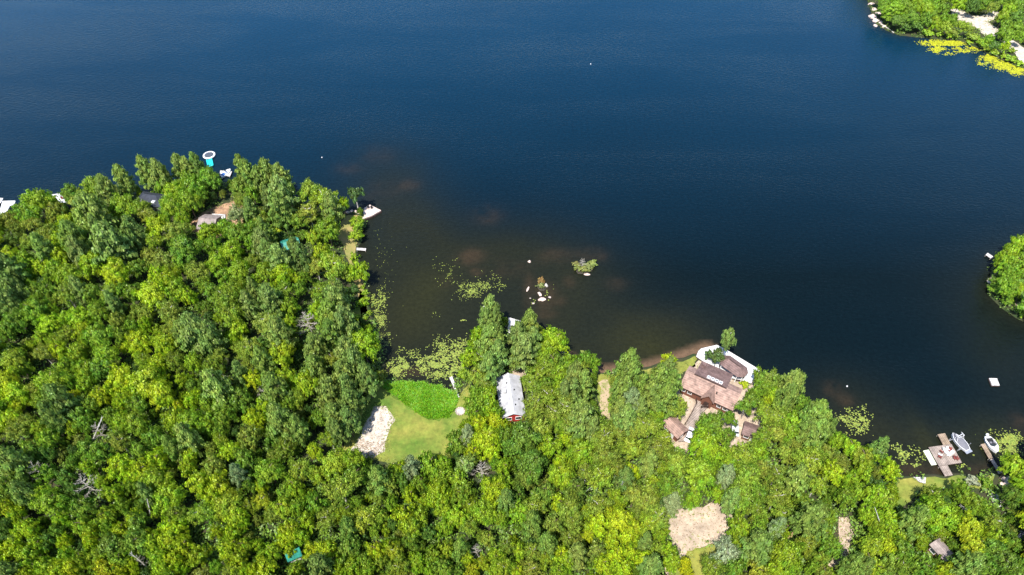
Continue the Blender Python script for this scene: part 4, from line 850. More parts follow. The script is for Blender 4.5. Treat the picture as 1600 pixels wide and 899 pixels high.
WIN = [
(0,240,4.495,"490,230,120,DG 260,330,190,LG 390,400,120,O 170,420,160,G 60,470,150,O 230,500,110,O 660,230,150,G 760,270,130,PO 560,240,80,O 560,350,130,O 440,400,80,D 650,430,210,PO 480,490,140,L 440,600,130,LY 540,520,90,D 520,600,150,PG 560,700,130,P 420,710,110,L 310,680,130,PO 200,620,120,O 330,560,110,O 90,600,110,DO 50,720,140,LY 60,820,170,PD 170,740,110,G 290,790,130,L 400,820,110,G 190,860,90,G 480,850,140,GL 640,770,150,L 770,640,250,PD 860,370,170,GL 810,830,190,LY 870,190,110,PO 690,540,100,P 340,880,80,G 120,530,100,OD"),
(200,240,4.495,"135,140,130,PO 230,160,130,PO 326,50,45,PO 370,110,100,PO 440,80,90,PO 520,80,110,PG 240,220,110,G 330,270,150,LG 420,180,120,G 450,250,160,G 560,170,150,GD 300,370,150,GL 420,330,150,GL 500,300,100,G 90,370,120,GO 140,430,110,O 200,510,150,YL 380,450,120,GL 330,540,150,O 390,670,200,GD 40,560,140,PD 560,550,130,LG 600,640,120,G 720,690,150,LG 760,560,150,GD 680,520,110,G 800,100,120,PG 850,160,120,PG 770,240,110,GP 860,290,120,G 790,340,100,O 760,430,130,OW 870,420,110,PD 860,530,120,GD 180,620,100,LO 160,720,130,O 250,760,140,OD 60,800,130,GD 340,770,110,G 200,850,120,L 280,880,140,LY 490,830,150,OG 620,770,140,LG 780,820,150,LG 680,860,110,G 860,620,100,G 870,760,90,O"),
(400,240,4.495,"130,110,140,PO 180,200,140,PO 30,200,110,PG 290,190,110,G 180,300,170,P 170,400,150,PG 90,330,90,P 380,260,150,OG 440,220,130,GO 490,200,80,G 470,320,170,LO 530,380,120,PO 370,410,140,O 290,470,110,GO 500,530,170,GL 400,580,110,LO 60,560,110,PG 45,640,130,P 170,760,150,P 280,700,110,PD 320,740,120,PD 55,830,140,GL 190,840,150,LY 460,690,130,LY 540,780,180,OL 420,790,120,O 600,830,100,OG 30,480,100,O 640,325,80,LY 705,480,110,LG 700,570,90,LG 720,820,130,LG 690,720,70,SL 790,480,60,SG 290,880,80,L 160,545,70,SY 340,870,70,G 90,700,100,PD"),
(0,440,4.495,"90,60,160,PD 60,150,130,P 240,70,120,G 180,80,70,O 330,60,120,GD 460,80,150,OG 560,60,100,P 640,80,130,GD 760,90,120,O 860,60,100,G 240,200,190,G 100,270,150,GD 50,340,110,GD 370,200,90,LG 350,300,150,L 470,260,110,GL 400,420,100,LO 330,380,80,L 560,250,150,LG 680,210,150,GL 570,340,110,YL 690,380,180,G 480,360,110,OL 290,390,110,GL 300,500,120,O 400,470,120,YL 540,500,140,LG 740,520,160,GL 860,380,120,G 820,280,130,OG 880,470,60,Y 100,550,180,LO 20,470,60,L 40,700,180,YL 150,610,110,GL 110,790,160,L 130,870,100,Y 230,760,130,O 360,700,190,GL 470,600,130,GL 600,620,140,LG 610,720,120,LG 480,700,110,G 520,810,90,Y 430,850,190,PG 290,840,110,GL 700,800,150,YL 850,680,190,Y 780,760,100,YL 700,620,130,DG 800,590,90,O 640,870,110,G 860,830,120,LY 800,160,90,P"),
(200,440,4.495,"170,80,200,LY 340,60,150,LG 40,70,120,GD 410,100,110,L 300,210,160,O 130,230,110,O 60,200,110,OG 30,320,100,G 120,300,90,L 480,360,200,PD 400,390,140,PG 590,400,160,PD 70,430,160,YL 250,440,170,LY 600,70,120,GD 540,30,100,G 680,130,190,GO 740,60,150,GL 720,230,170,GO 850,170,110,P 880,60,80,P 770,340,120,LY 740,400,90,L 860,470,150,O 780,470,90,OL 320,320,120,O 110,560,130,LO 210,590,150,LY 130,700,210,YL 230,790,180,YL 60,800,100,L 70,860,130,GD 330,560,130,GO 460,570,130,LG 380,690,90,L 350,870,80,Y 460,740,110,GD 600,590,130,GO 620,750,190,PO 450,830,130,L 560,860,120,G 870,680,120,Y 790,650,100,P 800,820,150,GD 700,870,130,GD 640,540,110,O 840,580,80,O 640,720,150,X"),
(400,440,4.495,"100,140,150,PD 200,80,150,GO 110,60,90,L 230,170,120,GL 310,50,100,GD 450,70,130,GO 560,50,130,O 600,100,110,P 560,160,170,P 430,200,110,L 520,250,160,PL 620,300,170,P 530,380,150,PG 370,290,170,X 90,290,190,OP 230,280,90,LG 170,380,180,PO 40,450,110,D 180,500,190,YL 50,570,140,PG 420,480,150,PO 750,440,210,LG 640,510,160,P 540,550,120,O 690,600,180,P 620,680,170,PO 780,690,160,P 420,620,130,PO 200,680,150,LG 350,710,170,LG 80,790,150,X 130,760,170,PG 520,790,190,PO 640,760,150,P 670,860,150,PD 300,820,100,OL 240,850,110,G 50,860,100,L 740,150,80,SL 700,260,70,SL"),
(0,640,4.495,"60,70,150,L 110,150,150,O 180,90,120,O 270,130,110,LO 380,50,150,PG 510,130,110,L 560,50,150,GD 700,150,110,X 620,90,110,G 780,40,110,G 850,100,150,LG 840,220,150,O 340,210,140,G 230,290,140,GD 100,380,180,PG 60,520,160,GD 180,600,130,PG 270,430,130,X 330,440,110,GD 620,280,150,GD 700,300,140,GD 510,370,110,GD 620,410,110,LG 850,400,170,YL 610,530,170,X 710,510,90,LO 800,590,120,LG 290,590,150,LG 360,650,190,GL 430,780,110,LG 510,570,110,D 580,690,170,GD 40,690,130,LY 110,740,120,LY 40,810,100,D 180,840,170,LY 580,810,150,GL 640,860,120,LG 740,740,150,GL 860,680,120,G 860,850,130,YL 760,830,110,G 400,860,110,GD 450,470,120,D 320,320,110,D"),
(200,640,4.495,"60,90,170,GL 190,190,140,GD 90,290,150,GD 340,70,150,LG 440,90,170,GL 560,80,140,GL 670,60,150,G 650,160,110,G 870,60,120,YL 850,200,150,O 420,210,160,PO 310,270,110,PG 480,230,80,LG 650,220,110,LO 590,280,90,O 710,290,130,LY 600,390,150,O 810,340,140,GD 860,410,120,DG 200,350,150,LY 100,420,170,LY 60,480,110,L 440,330,110,LY 420,410,110,L 200,500,180,LO 280,620,190,LG 510,500,150,LY 520,570,100,L 640,540,170,YL 600,620,150,YL 700,680,200,YO 770,760,150,LY 860,680,110,LO 520,730,180,GO 340,740,150,OG 780,470,110,PW 850,540,90,GD 60,800,150,GD 50,770,110,Y 310,840,170,LY 150,870,80,L 30,540,100,G 140,600,110,PD 620,860,90,L 740,870,130,L"),
(400,640,4.495,"170,80,200,PO 110,170,130,GD 300,140,140,PO 30,60,80,LY 30,130,60,Y 440,60,110,GD 560,60,150,PO 650,80,130,P 570,160,120,P 520,200,110,LO 200,270,150,GO 410,290,110,YL 130,340,110,O 90,430,180,G 310,420,150,GO 440,460,120,LO 560,360,190,LO 680,350,170,GL 700,450,150,GD 600,560,210,OG 860,500,150,PG 40,540,90,YL 40,640,120,YO 270,540,150,LG 200,590,120,G 190,680,150,LO 290,680,130,GL 420,660,140,GD 360,780,130,L 240,840,160,LY 120,740,100,O 500,770,150,OG 580,740,110,L 630,700,120,GO 760,760,180,OY 870,740,110,OL 700,650,90,G 860,620,80,O 650,840,120,PG 830,840,100,G"),
(600,640,4.495,"660,110,150,YL 780,90,120,Y 720,200,190,YL 620,290,130,LY 740,280,150,YL 840,110,90,LY 860,190,150,GD 640,30,120,G 800,20,90,G 520,230,150,GD 590,190,90,PW 560,400,150,LW 690,430,140,X 610,350,110,O 200,410,110,PW 120,400,110,LG 320,380,150,G 420,390,130,GL 60,460,120,G 130,500,110,DG 40,530,120,O 250,510,120,G 390,480,150,GL 520,490,150,GL 380,590,190,LY 180,600,120,L 290,640,110,L 140,740,170,YL 50,660,110,G 60,800,90,D 260,740,130,GL 410,690,150,LG 550,590,170,G 520,760,160,LG 770,560,210,LY 860,510,110,G 620,690,130,LO 700,720,180,GL 820,760,120,GL 860,650,120,PD 600,820,140,GO 190,830,150,LG 320,860,110,D 420,830,120,GL 780,660,90,LO 780,380,80,G 840,400,120,LG 600,440,90,X"),
(800,640,4.495,"80,195,225,DG 52,150,90,G 130,380,220,DG 100,480,160,OD 200,130,150,O 290,70,130,OG 350,130,120,GD 380,40,110,O 500,90,180,PO 560,150,110,P 220,180,110,LY 260,250,150,LG 370,210,110,LY 350,370,120,YL 480,300,180,GL 360,450,190,LG 640,200,170,OG 740,160,120,O 660,330,190,OG 840,270,160,OL 850,150,120,O 800,70,150,PD 520,440,130,O 440,550,150,DO 620,470,190,OL 730,410,120,O 850,430,120,YL 790,500,130,PD 240,570,150,DO 330,650,120,YL 160,680,160,OG 50,600,120,DG 50,720,150,GL 140,810,150,PG 410,690,190,OG 600,680,170,OG 730,620,140,LG 860,600,160,O 520,720,90,YL 600,790,160,YL 760,770,200,YL 690,730,110,YL 290,800,140,OD 430,800,150,O 870,840,120,Y 870,720,100,O"),
(1000,640,4.495,"80,60,125,G 40,110,120,OD 165,212,130,OL 110,270,150,O 60,380,130,PO 190,290,110,O 260,370,170,OG 140,410,110,LO 100,510,110,LG 190,520,150,GD 60,560,120,OG 500,110,215,GD 600,190,140,GD 280,-35,115,O 235,5,95,O 630,60,90,GD 460,240,200,LG 520,300,140,LG 430,440,230,GL 540,590,110,LG 380,620,130,GL 240,610,110,GO 220,670,120,PW 60,660,150,O 130,760,150,OG 60,800,110,LO 600,480,120,PW 620,380,140,GL 720,310,190,OL 760,470,190,GO 700,590,180,GO 820,600,160,GD 640,640,110,P 830,300,130,GL 850,420,120,O 860,200,120,GO 820,720,140,GO 700,820,170,LG 820,850,110,GO 870,560,90,O"),
(1200,640,4.495,"50,60,140,GO 170,80,160,GL 330,60,180,PG 330,170,170,PG 420,150,90,PD 60,170,130,O 190,250,90,O 120,300,140,O 290,360,200,OL 410,300,130,O 480,220,120,GL 590,260,130,LG 670,330,150,OL 790,200,110,LG 770,280,100,PD 860,300,90,LG 860,430,110,LY 450,440,150,LY 60,460,150,OG 190,500,160,PO 350,530,150,OL 660,440,150,LG 590,500,130,GL 610,580,150,GL 540,620,140,G 760,600,160,GL 60,620,190,OG 90,730,130,OG 300,780,220,PG 60,840,100,PW 380,870,110,LG 440,760,90,GO 700,740,120,LG 830,640,130,OL 860,770,150,LG 755,810,110,LG 230,640,110,GO"),
(1400,700,4.52,"255,345,165,GO 300,460,240,LG 110,520,190,PG 450,285,100,G 480,340,130,G 560,400,130,G 510,560,190,YL 548,670,150,YO 620,440,110,G 690,520,150,GO 690,620,130,LG 862,105,165,LG 880,240,110,LG 815,330,130,DG 880,350,80,G 830,470,110,SOG 880,490,60,SD 42,738,165,GD 190,830,180,GD 338,862,115,LY 500,840,160,PG 680,720,170,DG 760,800,190,DG 820,680,130,GD 640,860,140,DG 40,850,130,GO 870,820,110,GD 40,640,110,LG 540,230,90,SW 640,240,80,SG"),
(0,799,8,"40,560,200,L 140,470,240,YL 330,560,260,LG 480,420,220,L 560,700,240,LG 800,380,180,YL 820,570,190,GL 1000,600,230,GL 900,700,200,YL 720,740,220,LY 1120,330,200,YL 1250,560,250,LO 1380,460,300,GP 1500,620,260,G 1340,740,260,Y 1520,740,150,Y 90,760,200,PO 300,770,180,L 600,360,200,D 1550,420,220,GD 1150,400,160,L"),
(200,799,8,"90,380,300,GP 50,640,150,Y 90,760,120,L 330,380,260,LG 520,360,260,LY 700,430,240,LY 400,580,240,LG 560,620,240,YL 430,730,260,LG 880,560,260,LG 640,740,180,L 1100,690,180,G 1250,480,260,LY 1450,420,240,LG 1380,600,280,LY 1280,740,200,O 1560,730,160,Y 1450,740,150,L 170,620,130,X"),
(400,799,8,"90,560,150,GL 200,500,220,LO 120,720,280,YL 380,330,260,LY 560,320,200,LG 430,480,150,L 700,470,220,YL 880,480,240,YL 800,700,260,PD 500,740,200,LO 1000,600,200,LG 1150,470,260,GP 1200,700,240,LG 1340,620,220,G 1400,740,200,GL 1500,480,240,LY 1560,640,160,OL 1050,760,150,L 900,600,150,O 40,420,130,L"),
(600,799,8,"150,520,260,YO 180,700,260,OL 330,380,200,GD 420,640,220,LG 560,730,150,GL 780,470,220,LO 620,560,220,GL 720,700,260,GD 960,480,200,PG 1050,600,170,LY 1100,740,200,Y 1230,650,160,YO 1150,500,180,X 1280,330,200,O 1400,560,240,LG 1480,700,280,LO 1530,440,200,OG 60,440,170,LY 1380,760,200,LG 940,740,170,DG"),
(800,799,8,"80,480,200,LG 260,520,260,OG 440,430,240,PG 240,740,260,O 80,740,200,LY 420,600,200,LO 620,540,260,LY 680,640,240,LG 580,740,240,GL 820,560,260,PO 960,300,190,Y 1050,480,240,OP 1130,650,240,YL 1300,560,300,YL 1480,520,260,LY 1400,720,280,LY 1180,750,200,L 1450,320,240,YL 1250,320,260,YL 700,330,200,O 830,420,200,O"),
(1000,799,8,"60,600,240,YL 200,480,200,GO 150,720,300,PD 340,480,200,LG 400,620,260,LG 560,660,180,ZY 600,760,130,ZY 900,700,260,GO 1080,500,340,WP 1250,370,180,LG 1450,450,340,PD 1200,720,280,GD 1330,600,160,OY 1480,740,240,OY 250,300,160,LG 80,250,150,OL 60,400,180,PO"),
(1200,799,8,"250,560,440,LG 120,720,260,LG 460,420,260,OL 680,280,240,OL 780,460,260,GD 650,580,220,GO 560,700,180,G 700,760,200,O 1300,420,300,LO 1250,600,260,LO 1040,680,240,PG 1180,720,200,PG 1350,700,220,LO 1450,420,260,LY 1500,250,240,LG 1540,620,240,GP 1480,760,200,GP 60,400,120,X 100,250,150,PO"),
(700,460,4.495,"300,130,155,P 335,190,110,P 270,200,120,P 300,330,170,PO 220,290,120,LG 190,350,110,LG 150,440,130,LG 352,440,140,P 290,520,150,P 200,560,150,OG 230,450,130,GO 578,238,150,PO 625,200,115,PO 492,310,150,P 530,400,170,P 600,340,130,P 480,470,110,OP 650,260,110,LG 720,290,170,LG 700,390,150,LG 660,450,120,G 740,470,150,GD 830,470,120,G 635,560,160,OL 700,520,150,OG 592,640,130,OG 690,640,120,GD 700,720,170,OL 620,780,160,O 578,850,105,O 800,560,150,GL 870,600,120,P 820,800,170,OP 880,690,120,P 740,830,150,O 250,640,120,O 200,700,110,G 170,780,120,G 282,730,145,LG 240,760,120,G 100,560,80,SLG 300,815,115,LG"),
(860,520,4.495,"240,190,130,GD 300,210,100,G 160,200,110,G 60,210,110,DG 170,320,150,PO 230,370,130,PO 100,290,110,GL 60,370,120,GL 220,250,110,OG 100,430,110,P 550,240,170,PG 560,330,200,PG 470,330,100,O 520,420,170,PG 640,400,150,PG 830,200,110,YL 820,280,130,P 760,350,170,PG 840,380,150,PG 700,450,180,PG 800,470,170,PG 560,510,170,PW 480,560,120,PO 520,610,140,P 620,560,130,P 110,520,150,O 60,600,130,OG 220,590,180,PO 120,650,130,O 440,490,80,SG 870,500,100,O 640,640,170,OG 740,590,110,LG 700,660,150,OG 400,690,130,O 350,760,150,O"),
(1130,540,4.495,"340,200,160,GP 270,230,120,G 460,220,150,PO 500,300,130,PO 300,300,130,G 360,350,120,LG 300,400,90,LY 230,330,100,G 450,380,150,PG 540,400,110,GD 180,400,150,GD 150,270,60,SY 290,480,130,OL 380,500,150,OG 480,500,140,G 470,600,150,G 620,510,170,PG 680,560,140,PG 590,620,140,PG 330,590,120,GO"),
(0,0,1,"567,448,9,SL 570,457,10,SLG 573,467,10,SL 575,478,10,SLG 576,489,9,SL 571,497,9,SLG 563,432,9,SL"),
(1500,340,5.62,"470,170,150,LG 420,230,130,GL 520,230,130,GL 350,310,120,LG 450,320,140,LG 300,390,110,G 380,400,120,LG 520,400,150,G 450,470,130,G 320,620,110,G 400,600,130,G 480,560,130,G 520,640,110,LG 340,700,110,G 420,720,100,G 540,120,100,PG 460,840,80,SLG 500,520,110,G 400,540,100,G"),
(1350,0,6.4,"200,60,130,G 300,90,150,GL 400,60,130,G 250,160,130,GL 350,200,130,DG 480,180,140,GD 450,90,120,G 560,60,130,LG 640,100,140,LG 620,190,120,GD 530,250,120,D 430,260,100,D 700,60,110,G 700,160,110,G 790,80,110,GD 720,230,100,L 650,320,100,LG 820,270,120,OL 880,200,100,G 900,320,90,O 800,180,90,G 980,260,110,OL 950,40,100,L 1100,60,110,D 1180,40,110,G 1050,290,100,O 1100,360,110,OL 1200,420,110,LG 1250,390,90,G 1320,450,110,D 1420,460,80,L 1450,110,130,LG 1530,60,120,G 1400,160,110,LG 1520,180,130,DG 1430,260,120,G 1530,270,120,G 1390,320,100,G 1450,360,100,G 1560,360,90,G 650,385,80,SLG 760,385,80,SLG 860,385,90,SL 960,390,90,SOG 1060,420,90,SLG 1240,490,80,SLG 1320,520,90,SLG 1400,560,80,SL 1480,590,90,SLG 1560,630,90,SL 1320,60,80,O 1250,60,80,O 1150,480,80,SO 1480,500,80,SLG 200,-40,130,G 330,-30,130,G 470,-30,130,GL 620,-20,130,G 780,-20,120,G 1050,-20,120,D 1250,-30,120,G 1420,-20,130,G 1560,-30,130,G"),
]
for ox, oy, k, s in WIN:
    for item in s.split():
        u_, v_, d_, c_ = item.split(','); tree(ox+float(u_)/k, oy+float(v_)/k, float(d_)/k, c_)
# trees just outside the frame whose crowns or shadows may reach into it
r3 = random.Random(11)
for px, py in [(-28, 360), (-30, 410), (-32, 455), (-26, 500), (-30, 550), (-34, 600), (-28, 650), (-36, 705), (-30, 760), (-34, 815), (-34, 870)] + [(x, 935+r3.uniform(-8, 10)) for x in range(-20, 1640, 46)] + [(1632, 760), (1630, 810), (1634, 860), (1640, 705), (1625, 400), (1628, 440), (1622, 480)]:
    tree(px+r3.uniform(-5, 5), py, r3.uniform(38, 52), r3.choice(['G', 'L', 'LG', 'GL', 'O', 'Y', 'PG']))
print('trees', len(TREES), 'wet', wet)

# ---------------------------------------------------------------- hand placed trees and shrubs
def special(kind, protos, base_px, R, H, col, label, cat, z=.5, group=None):
    p = at(*base_px, z); o = put(kind, protos, (p.x, p.y, z-.02), R, H, col, 1.3, dict(px=base_px[0], py=base_px[1], d=20, main='G', kind='B', H=H)); TREES.pop(); tag(o, label, cat, group); return o
special('pine_tree', HIGH[0], (560.5, 329), 2.3, 9.5, (.11, .2, .05), 'lone small tree with bare trunk beside the wedge shaped stone terrace', 'pine tree')
special('birch_tree', HIGH[1], (1127.5, 556), 1.6, 11.5, (.25, .37, .08), 'tall thin birch with white trunk rising from the cottage deck', 'birch tree', .95)
special('birch_tree', OPEN[1], (1127, 557), 1.4, 8.5, (.2, .3, .07), 'slender leafy birch stem standing against the white trunked birch', 'birch tree', .95)
special('broadleaf_tree', SMALL[2], (1116, 566), 2.3, 5.0, (.10, .17, .03), 'rounded green tree growing through the deck between cottage and pavilion', 'tree', .95)
special('shrub', BUSH[0], (1107, 559), 1.4, 2.2, (.10, .18, .04), 'low green shrub on the left corner of the cottage deck', 'shrub', .95)
def snag(p0, p1, h1, label, r=.16):
    a = at(*p0, .5); b = at(*p1, h1); o = empty('dead_tree', (a.x, a.y, .5)); tag(o, label, 'dead tree'); b = b-Vector((a.x, a.y, .5)); d_ = b.normalized()
    MB().bar((0, 0, 0), b*.55+Vector((.12, .08, .1)), r, r*.75, 6).bar(b*.55+Vector((.12, .08, .1)), b, r*.75, r*.4, 6).build('trunk', M['birch'], o)
    for f_, s_ in ((.55, 1), (.68, -1), (.8, 1), (.9, -1)):
        q_ = b*f_+Vector((.12, .08, .1))*(1-f_); v_ = Vector((-d_.y, d_.x, .25))*s_*1.5+d_*1.2; MB().bar(q_, q_+v_, r*.4, r*.16, 5).build('branch', M['birch'], o)
snag((1394, 823), (1436, 818), 10.5, 'long pale bare trunk lying almost level above green crowns near the dirt lane', .13)
snag((1380, 840), (1368, 796), 11.5, 'white birch snag standing in the crowns right of the dirt lane', .15)
snag((236, 812), (230, 781), 9, 'short pale broken trunk in a dark gap of the left forest', .2)
snag((236, 893), (203, 864), 8, 'long pale leaning trunk at the bottom left beside the blue green crown', .17)
snag((144, 690), (160, 652), 11, 'forked white trunk showing between dark crowns at left', .17)
snag((1372, 715), (1376, 705), 9, 'white forked trunk in the dark shore tree right of the lily patch', .14)
snag((908, 775), (922, 763), 10, 'small white bare stem above the yellow crowns at bottom centre', .12)
snag((968, 770), (973, 752), 11, 'branching white stem left of the gravel clearing woods', .12)
snag((1500, 800), (1506, 792), 9, 'pale bent stem between crowns above the bottom right cabin', .12)
snag((1158, 655), (1162, 641), 7, 'thin greenish white stem beside the end of the large cottage', .10)
# the two rocky islets
for k, pts in enumerate(ISLETS):
    cx_ = sum(p.x for p in pts)/len(pts); cy_ = sum(p.y for p in pts)/len(pts); pts = [Vector((cx_+(p.x-cx_)*.72, cy_+(p.y-cy_)*.72, 0)) for p in pts]
    land_mesh('ground', rough_poly(pts, .8, .15), ['stony islet carrying low shrubs and a bare silvery tree', 'tiny rock carrying tan and green shrubs'][k], 'islet').location.z = -.25
    bpy.data.objects[[o_.name for o_ in bpy.data.objects if o_.get('category') == 'islet'][-1]].data.materials[0] = M['bed']
for (px, py, R, col, lb) in [(899, 415, 1.0, (.27, .27, .07), 'yellowish shrub on the left end of the islet'), (903, 420, 1.1, (.22, .27, .05), 'green shrub at lower left of the islet'), (911, 423, 1.3, (.25, .29, .06), 'low olive shrub on the front of the islet'),
      (925, 414, 1.3, (.24, .31, .06), 'rounded green shrub on the right end of the islet'), (918, 419, 1.2, (.23, .28, .07), 'olive shrub just right of the bare silvery tree on the islet'),
      (846, 441, .9, (.33, .22, .06), 'tan brown shrub on the small rock in the lake'), (844.5, 449, 1.0, (.24, .29, .08), 'pale green shrub below the tan shrub on the small rock')]:
    special('shrub', BUSH[int(px) % 3], (px, py), R*1.18, 1.5, col, lb, 'shrub', .25)
special('dead_tree', DEAD[1], (909, 420), 1.3, 4.2, (.6, .6, .6), 'bare silvery branching tree on the shrub islet', 'dead tree', .3)

BUILT = [[(770, 585), (820, 580), (828, 655), (780, 660)], [(1025, 560), (1200, 530), (1205, 690), (1050, 700), (1025, 650)], [(1438, 715), (1502, 715), (1502, 762), (1438, 762)], [(1528, 690), (1556, 690), (1580, 755), (1550, 762)]]
def clear_px(px, py): return any(in_poly(px, py, z_) for z_ in CLEAR_ZONES) or any(in_poly(px, py, z_) for z_ in BUILT)
# past 300 broadleaf trees: the smallest ones become one mass of canopy
bl = sorted([t_ for t_ in TREES if t_['obj'].name.startswith('broadleaf_tree')], key=lambda q_: -q_['d']-(0 if q_['py'] < 912 else -99))
rest_ = bl[300:]; Vs, Qs, Cs, k_ = [], [], [], 0
# low young growth standing in the gaps between the crowns
cr_ = np.array([(t_['obj'].location.x, t_['obj'].location.y, t_['R']) for t_ in TREES]); rg = random.Random(77); made = []
for _ in range(9000):
    px = rg.uniform(-20, 1620); py = rg.uniform(-5, 915); p = at(px, py, 3.0)
    if not on_land(p.x, p.y) or clear_px(*pix(p.x, p.y, .5)) or clear_px(px, py): continue
    R = rg.uniform(1.0, 1.9)
    if np.any(np.hypot(cr_[:, 0]-p.x, cr_[:, 1]-p.y) < cr_[:, 2]*.62+R*.35) or any(math.hypot(a[0]-p.x, a[1]-p.y) < 1.7 for a in made): continue
    if noise.noise(Vector((p.x*.06, p.y*.06, 8))) < -.08: continue
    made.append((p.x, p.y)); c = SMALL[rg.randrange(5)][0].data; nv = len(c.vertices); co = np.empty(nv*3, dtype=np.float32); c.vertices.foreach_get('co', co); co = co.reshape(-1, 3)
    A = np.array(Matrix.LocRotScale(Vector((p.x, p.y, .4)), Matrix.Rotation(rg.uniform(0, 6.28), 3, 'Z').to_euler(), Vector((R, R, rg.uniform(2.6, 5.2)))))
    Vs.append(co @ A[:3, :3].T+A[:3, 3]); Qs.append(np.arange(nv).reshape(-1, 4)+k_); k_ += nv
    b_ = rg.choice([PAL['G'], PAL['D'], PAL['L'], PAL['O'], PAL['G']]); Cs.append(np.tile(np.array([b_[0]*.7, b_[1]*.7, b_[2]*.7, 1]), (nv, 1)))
print('young growth', len(made))
# the same woods carry on outside the frame
far_made = []
for _ in range(9000):
    z_ = rg.random()
    px, py = (rg.uniform(-260, -45), rg.uniform(345, 1000)) if z_ < .3 else (rg.uniform(-200, 1850), rg.uniform(955, 1150)) if z_ < .6 else (rg.uniform(1640, 1880), rg.uniform(-110, 1000)) if z_ < .8 else (rg.uniform(1335, 1890), rg.uniform(-118, -12))
    p = at(px, py, 5.0)
    if not on_land(p.x, p.y) or any(math.hypot(a[0]-p.x, a[1]-p.y) < 4.6 for a in far_made) or np.any(np.hypot(cr_[:, 0]-p.x, cr_[:, 1]-p.y) < cr_[:, 2]*.8+1.5): continue
    far_made.append((p.x, p.y)); c = SMALL[rg.randrange(9)][0].data; nv = len(c.vertices); co = np.empty(nv*3, dtype=np.float32); c.vertices.foreach_get('co', co); co = co.reshape(-1, 3)
    R = rg.uniform(2.6, 3.8)
    A = np.array(Matrix.LocRotScale(Vector((p.x, p.y, .4)), Matrix.Rotation(rg.uniform(0, 6.28), 3, 'Z').to_euler(), Vector((R, R, rg.uniform(7, 12)))))
    Vs.append(co @ A[:3, :3].T+A[:3, 3]); Qs.append(np.arange(nv).reshape(-1, 4)+k_); k_ += nv
    b_ = rg.choice([PAL['G'], PAL['D'], PAL['L'], PAL['O'], PAL['G'], PAL['P']]); Cs.append(np.tile(np.array([*b_, 1]), (nv, 1)))
    if len(far_made) > 420: break
print('woods beyond', len(far_made))
for t_ in rest_:
    o = t_['obj']; mw = Matrix.LocRotScale(o.location, o.rotation_euler, o.scale)
    for c in list(o.children):
        me_ = c.data; nv = len(me_.vertices); co = np.empty(nv*3, dtype=np.float32); me_.vertices.foreach_get('co', co); co = co.reshape(-1, 3)
        if c.name.startswith('crown'):
            A = np.array(mw); Vs.append(co @ A[:3, :3].T+A[:3, 3]); Qs.append(np.arange(nv).reshape(-1, 4)+k_); k_ += nv
            Cs.append(np.tile(np.array(c.color), (nv, 1)))
        bpy.data.objects.remove(c)
    bpy.data.objects.remove(o)
TREES = [t_ for t_ in TREES if not any(t_ is q_ for q_ in rest_)]
if rest_:
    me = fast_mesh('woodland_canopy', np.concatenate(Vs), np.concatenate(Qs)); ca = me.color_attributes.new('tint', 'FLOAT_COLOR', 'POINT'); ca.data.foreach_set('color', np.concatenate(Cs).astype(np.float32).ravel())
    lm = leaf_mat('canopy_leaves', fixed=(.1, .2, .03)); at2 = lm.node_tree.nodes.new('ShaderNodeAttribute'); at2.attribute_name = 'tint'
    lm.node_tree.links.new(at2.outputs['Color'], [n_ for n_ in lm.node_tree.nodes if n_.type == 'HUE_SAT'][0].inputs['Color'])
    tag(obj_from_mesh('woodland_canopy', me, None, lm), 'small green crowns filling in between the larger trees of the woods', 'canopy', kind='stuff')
print('broad', len(bl), 'rest', len(rest_), 'names', {k: sum(1 for t_ in TREES if t_['obj'].name.startswith(k)) for k in ('maple', 'broad', 'pine', 'dead', 'shrub')})

# ---------------------------------------------------------------- labels that single every tree out
MARKS = [('red ended cottage', 800, 620), ('sand patch', 585, 675), ('reed marsh', 655, 625), ('fire pit', 719, 643), ('gravel clearing', 1095, 815), ('dirt lane', 1318, 845), ('pink garage', 1050, 668), ('mauve shed', 1178, 672),
    ('pink roofed cottage', 1110, 605), ('pavilion deck', 1160, 580), ('beach path', 948, 630), ('wide dock', 1477, 710), ('grey covered boat', 1498, 692), ('narrow dock', 1548, 715), ('stone landing', 1438, 750), ('bottom right cabin', 1465, 858),
    ('dark blue cabin', 1597, 838), ('bottom teal roof', 465, 870), ('west teal roof', 457, 382), ('stone terrace', 580, 330), ('tiny west dock', 565, 389), ('grey roofed cabin', 328, 347), ('navy house', 230, 308), ('asphalt drive', 185, 342),
    ('big shore deck', 95, 310), ('far left deck', 8, 325), ('teal runway', 330, 255), ('far driveway fork', 1530, 35), ('far white road', 1588, 82), ('far point boulders', 1367, 20), ('right edge dock', 1546, 399), ('right edge boulders', 1552, 440),
    ('marsh footbridge', 708, 600), ('white lake dock', 803, 505), ('bottom left corner', 0, 899), ('middle of left edge', 0, 560), ('middle of bottom edge', 800, 899), ('west peninsula snag', 482, 505), ('left forest snag', 136, 757), ('long snag above lawn', 415, 612),
    ('far fallen log', 1385, 44), ('bright yellow tree', 1070, 882), ('silvery tree', 1135, 862), ('top of right lane', 1300, 790)]
ORD = ['nearest', 'second nearest', 'third nearest', 'fourth nearest', 'fifth nearest', 'sixth nearest', 'seventh nearest', 'eighth nearest', 'ninth nearest', 'tenth nearest', 'eleventh nearest', 'twelfth nearest', 'thirteenth nearest', 'fourteenth nearest', 'fifteenth nearest']
def side(dx, dy):
    a = math.degrees(math.atan2(-dy, dx)) % 360
    return ['right', 'upper right', 'above', 'upper left', 'left', 'lower left', 'below', 'lower right'][int((a+22.5)//45) % 8]
from collections import defaultdict
bins = defaultdict(list)
KW = {'P': 'conifer', 'X': 'bare dead tree', 'S': 'shrub', 'B': 'leafy tree'}
OUT = []
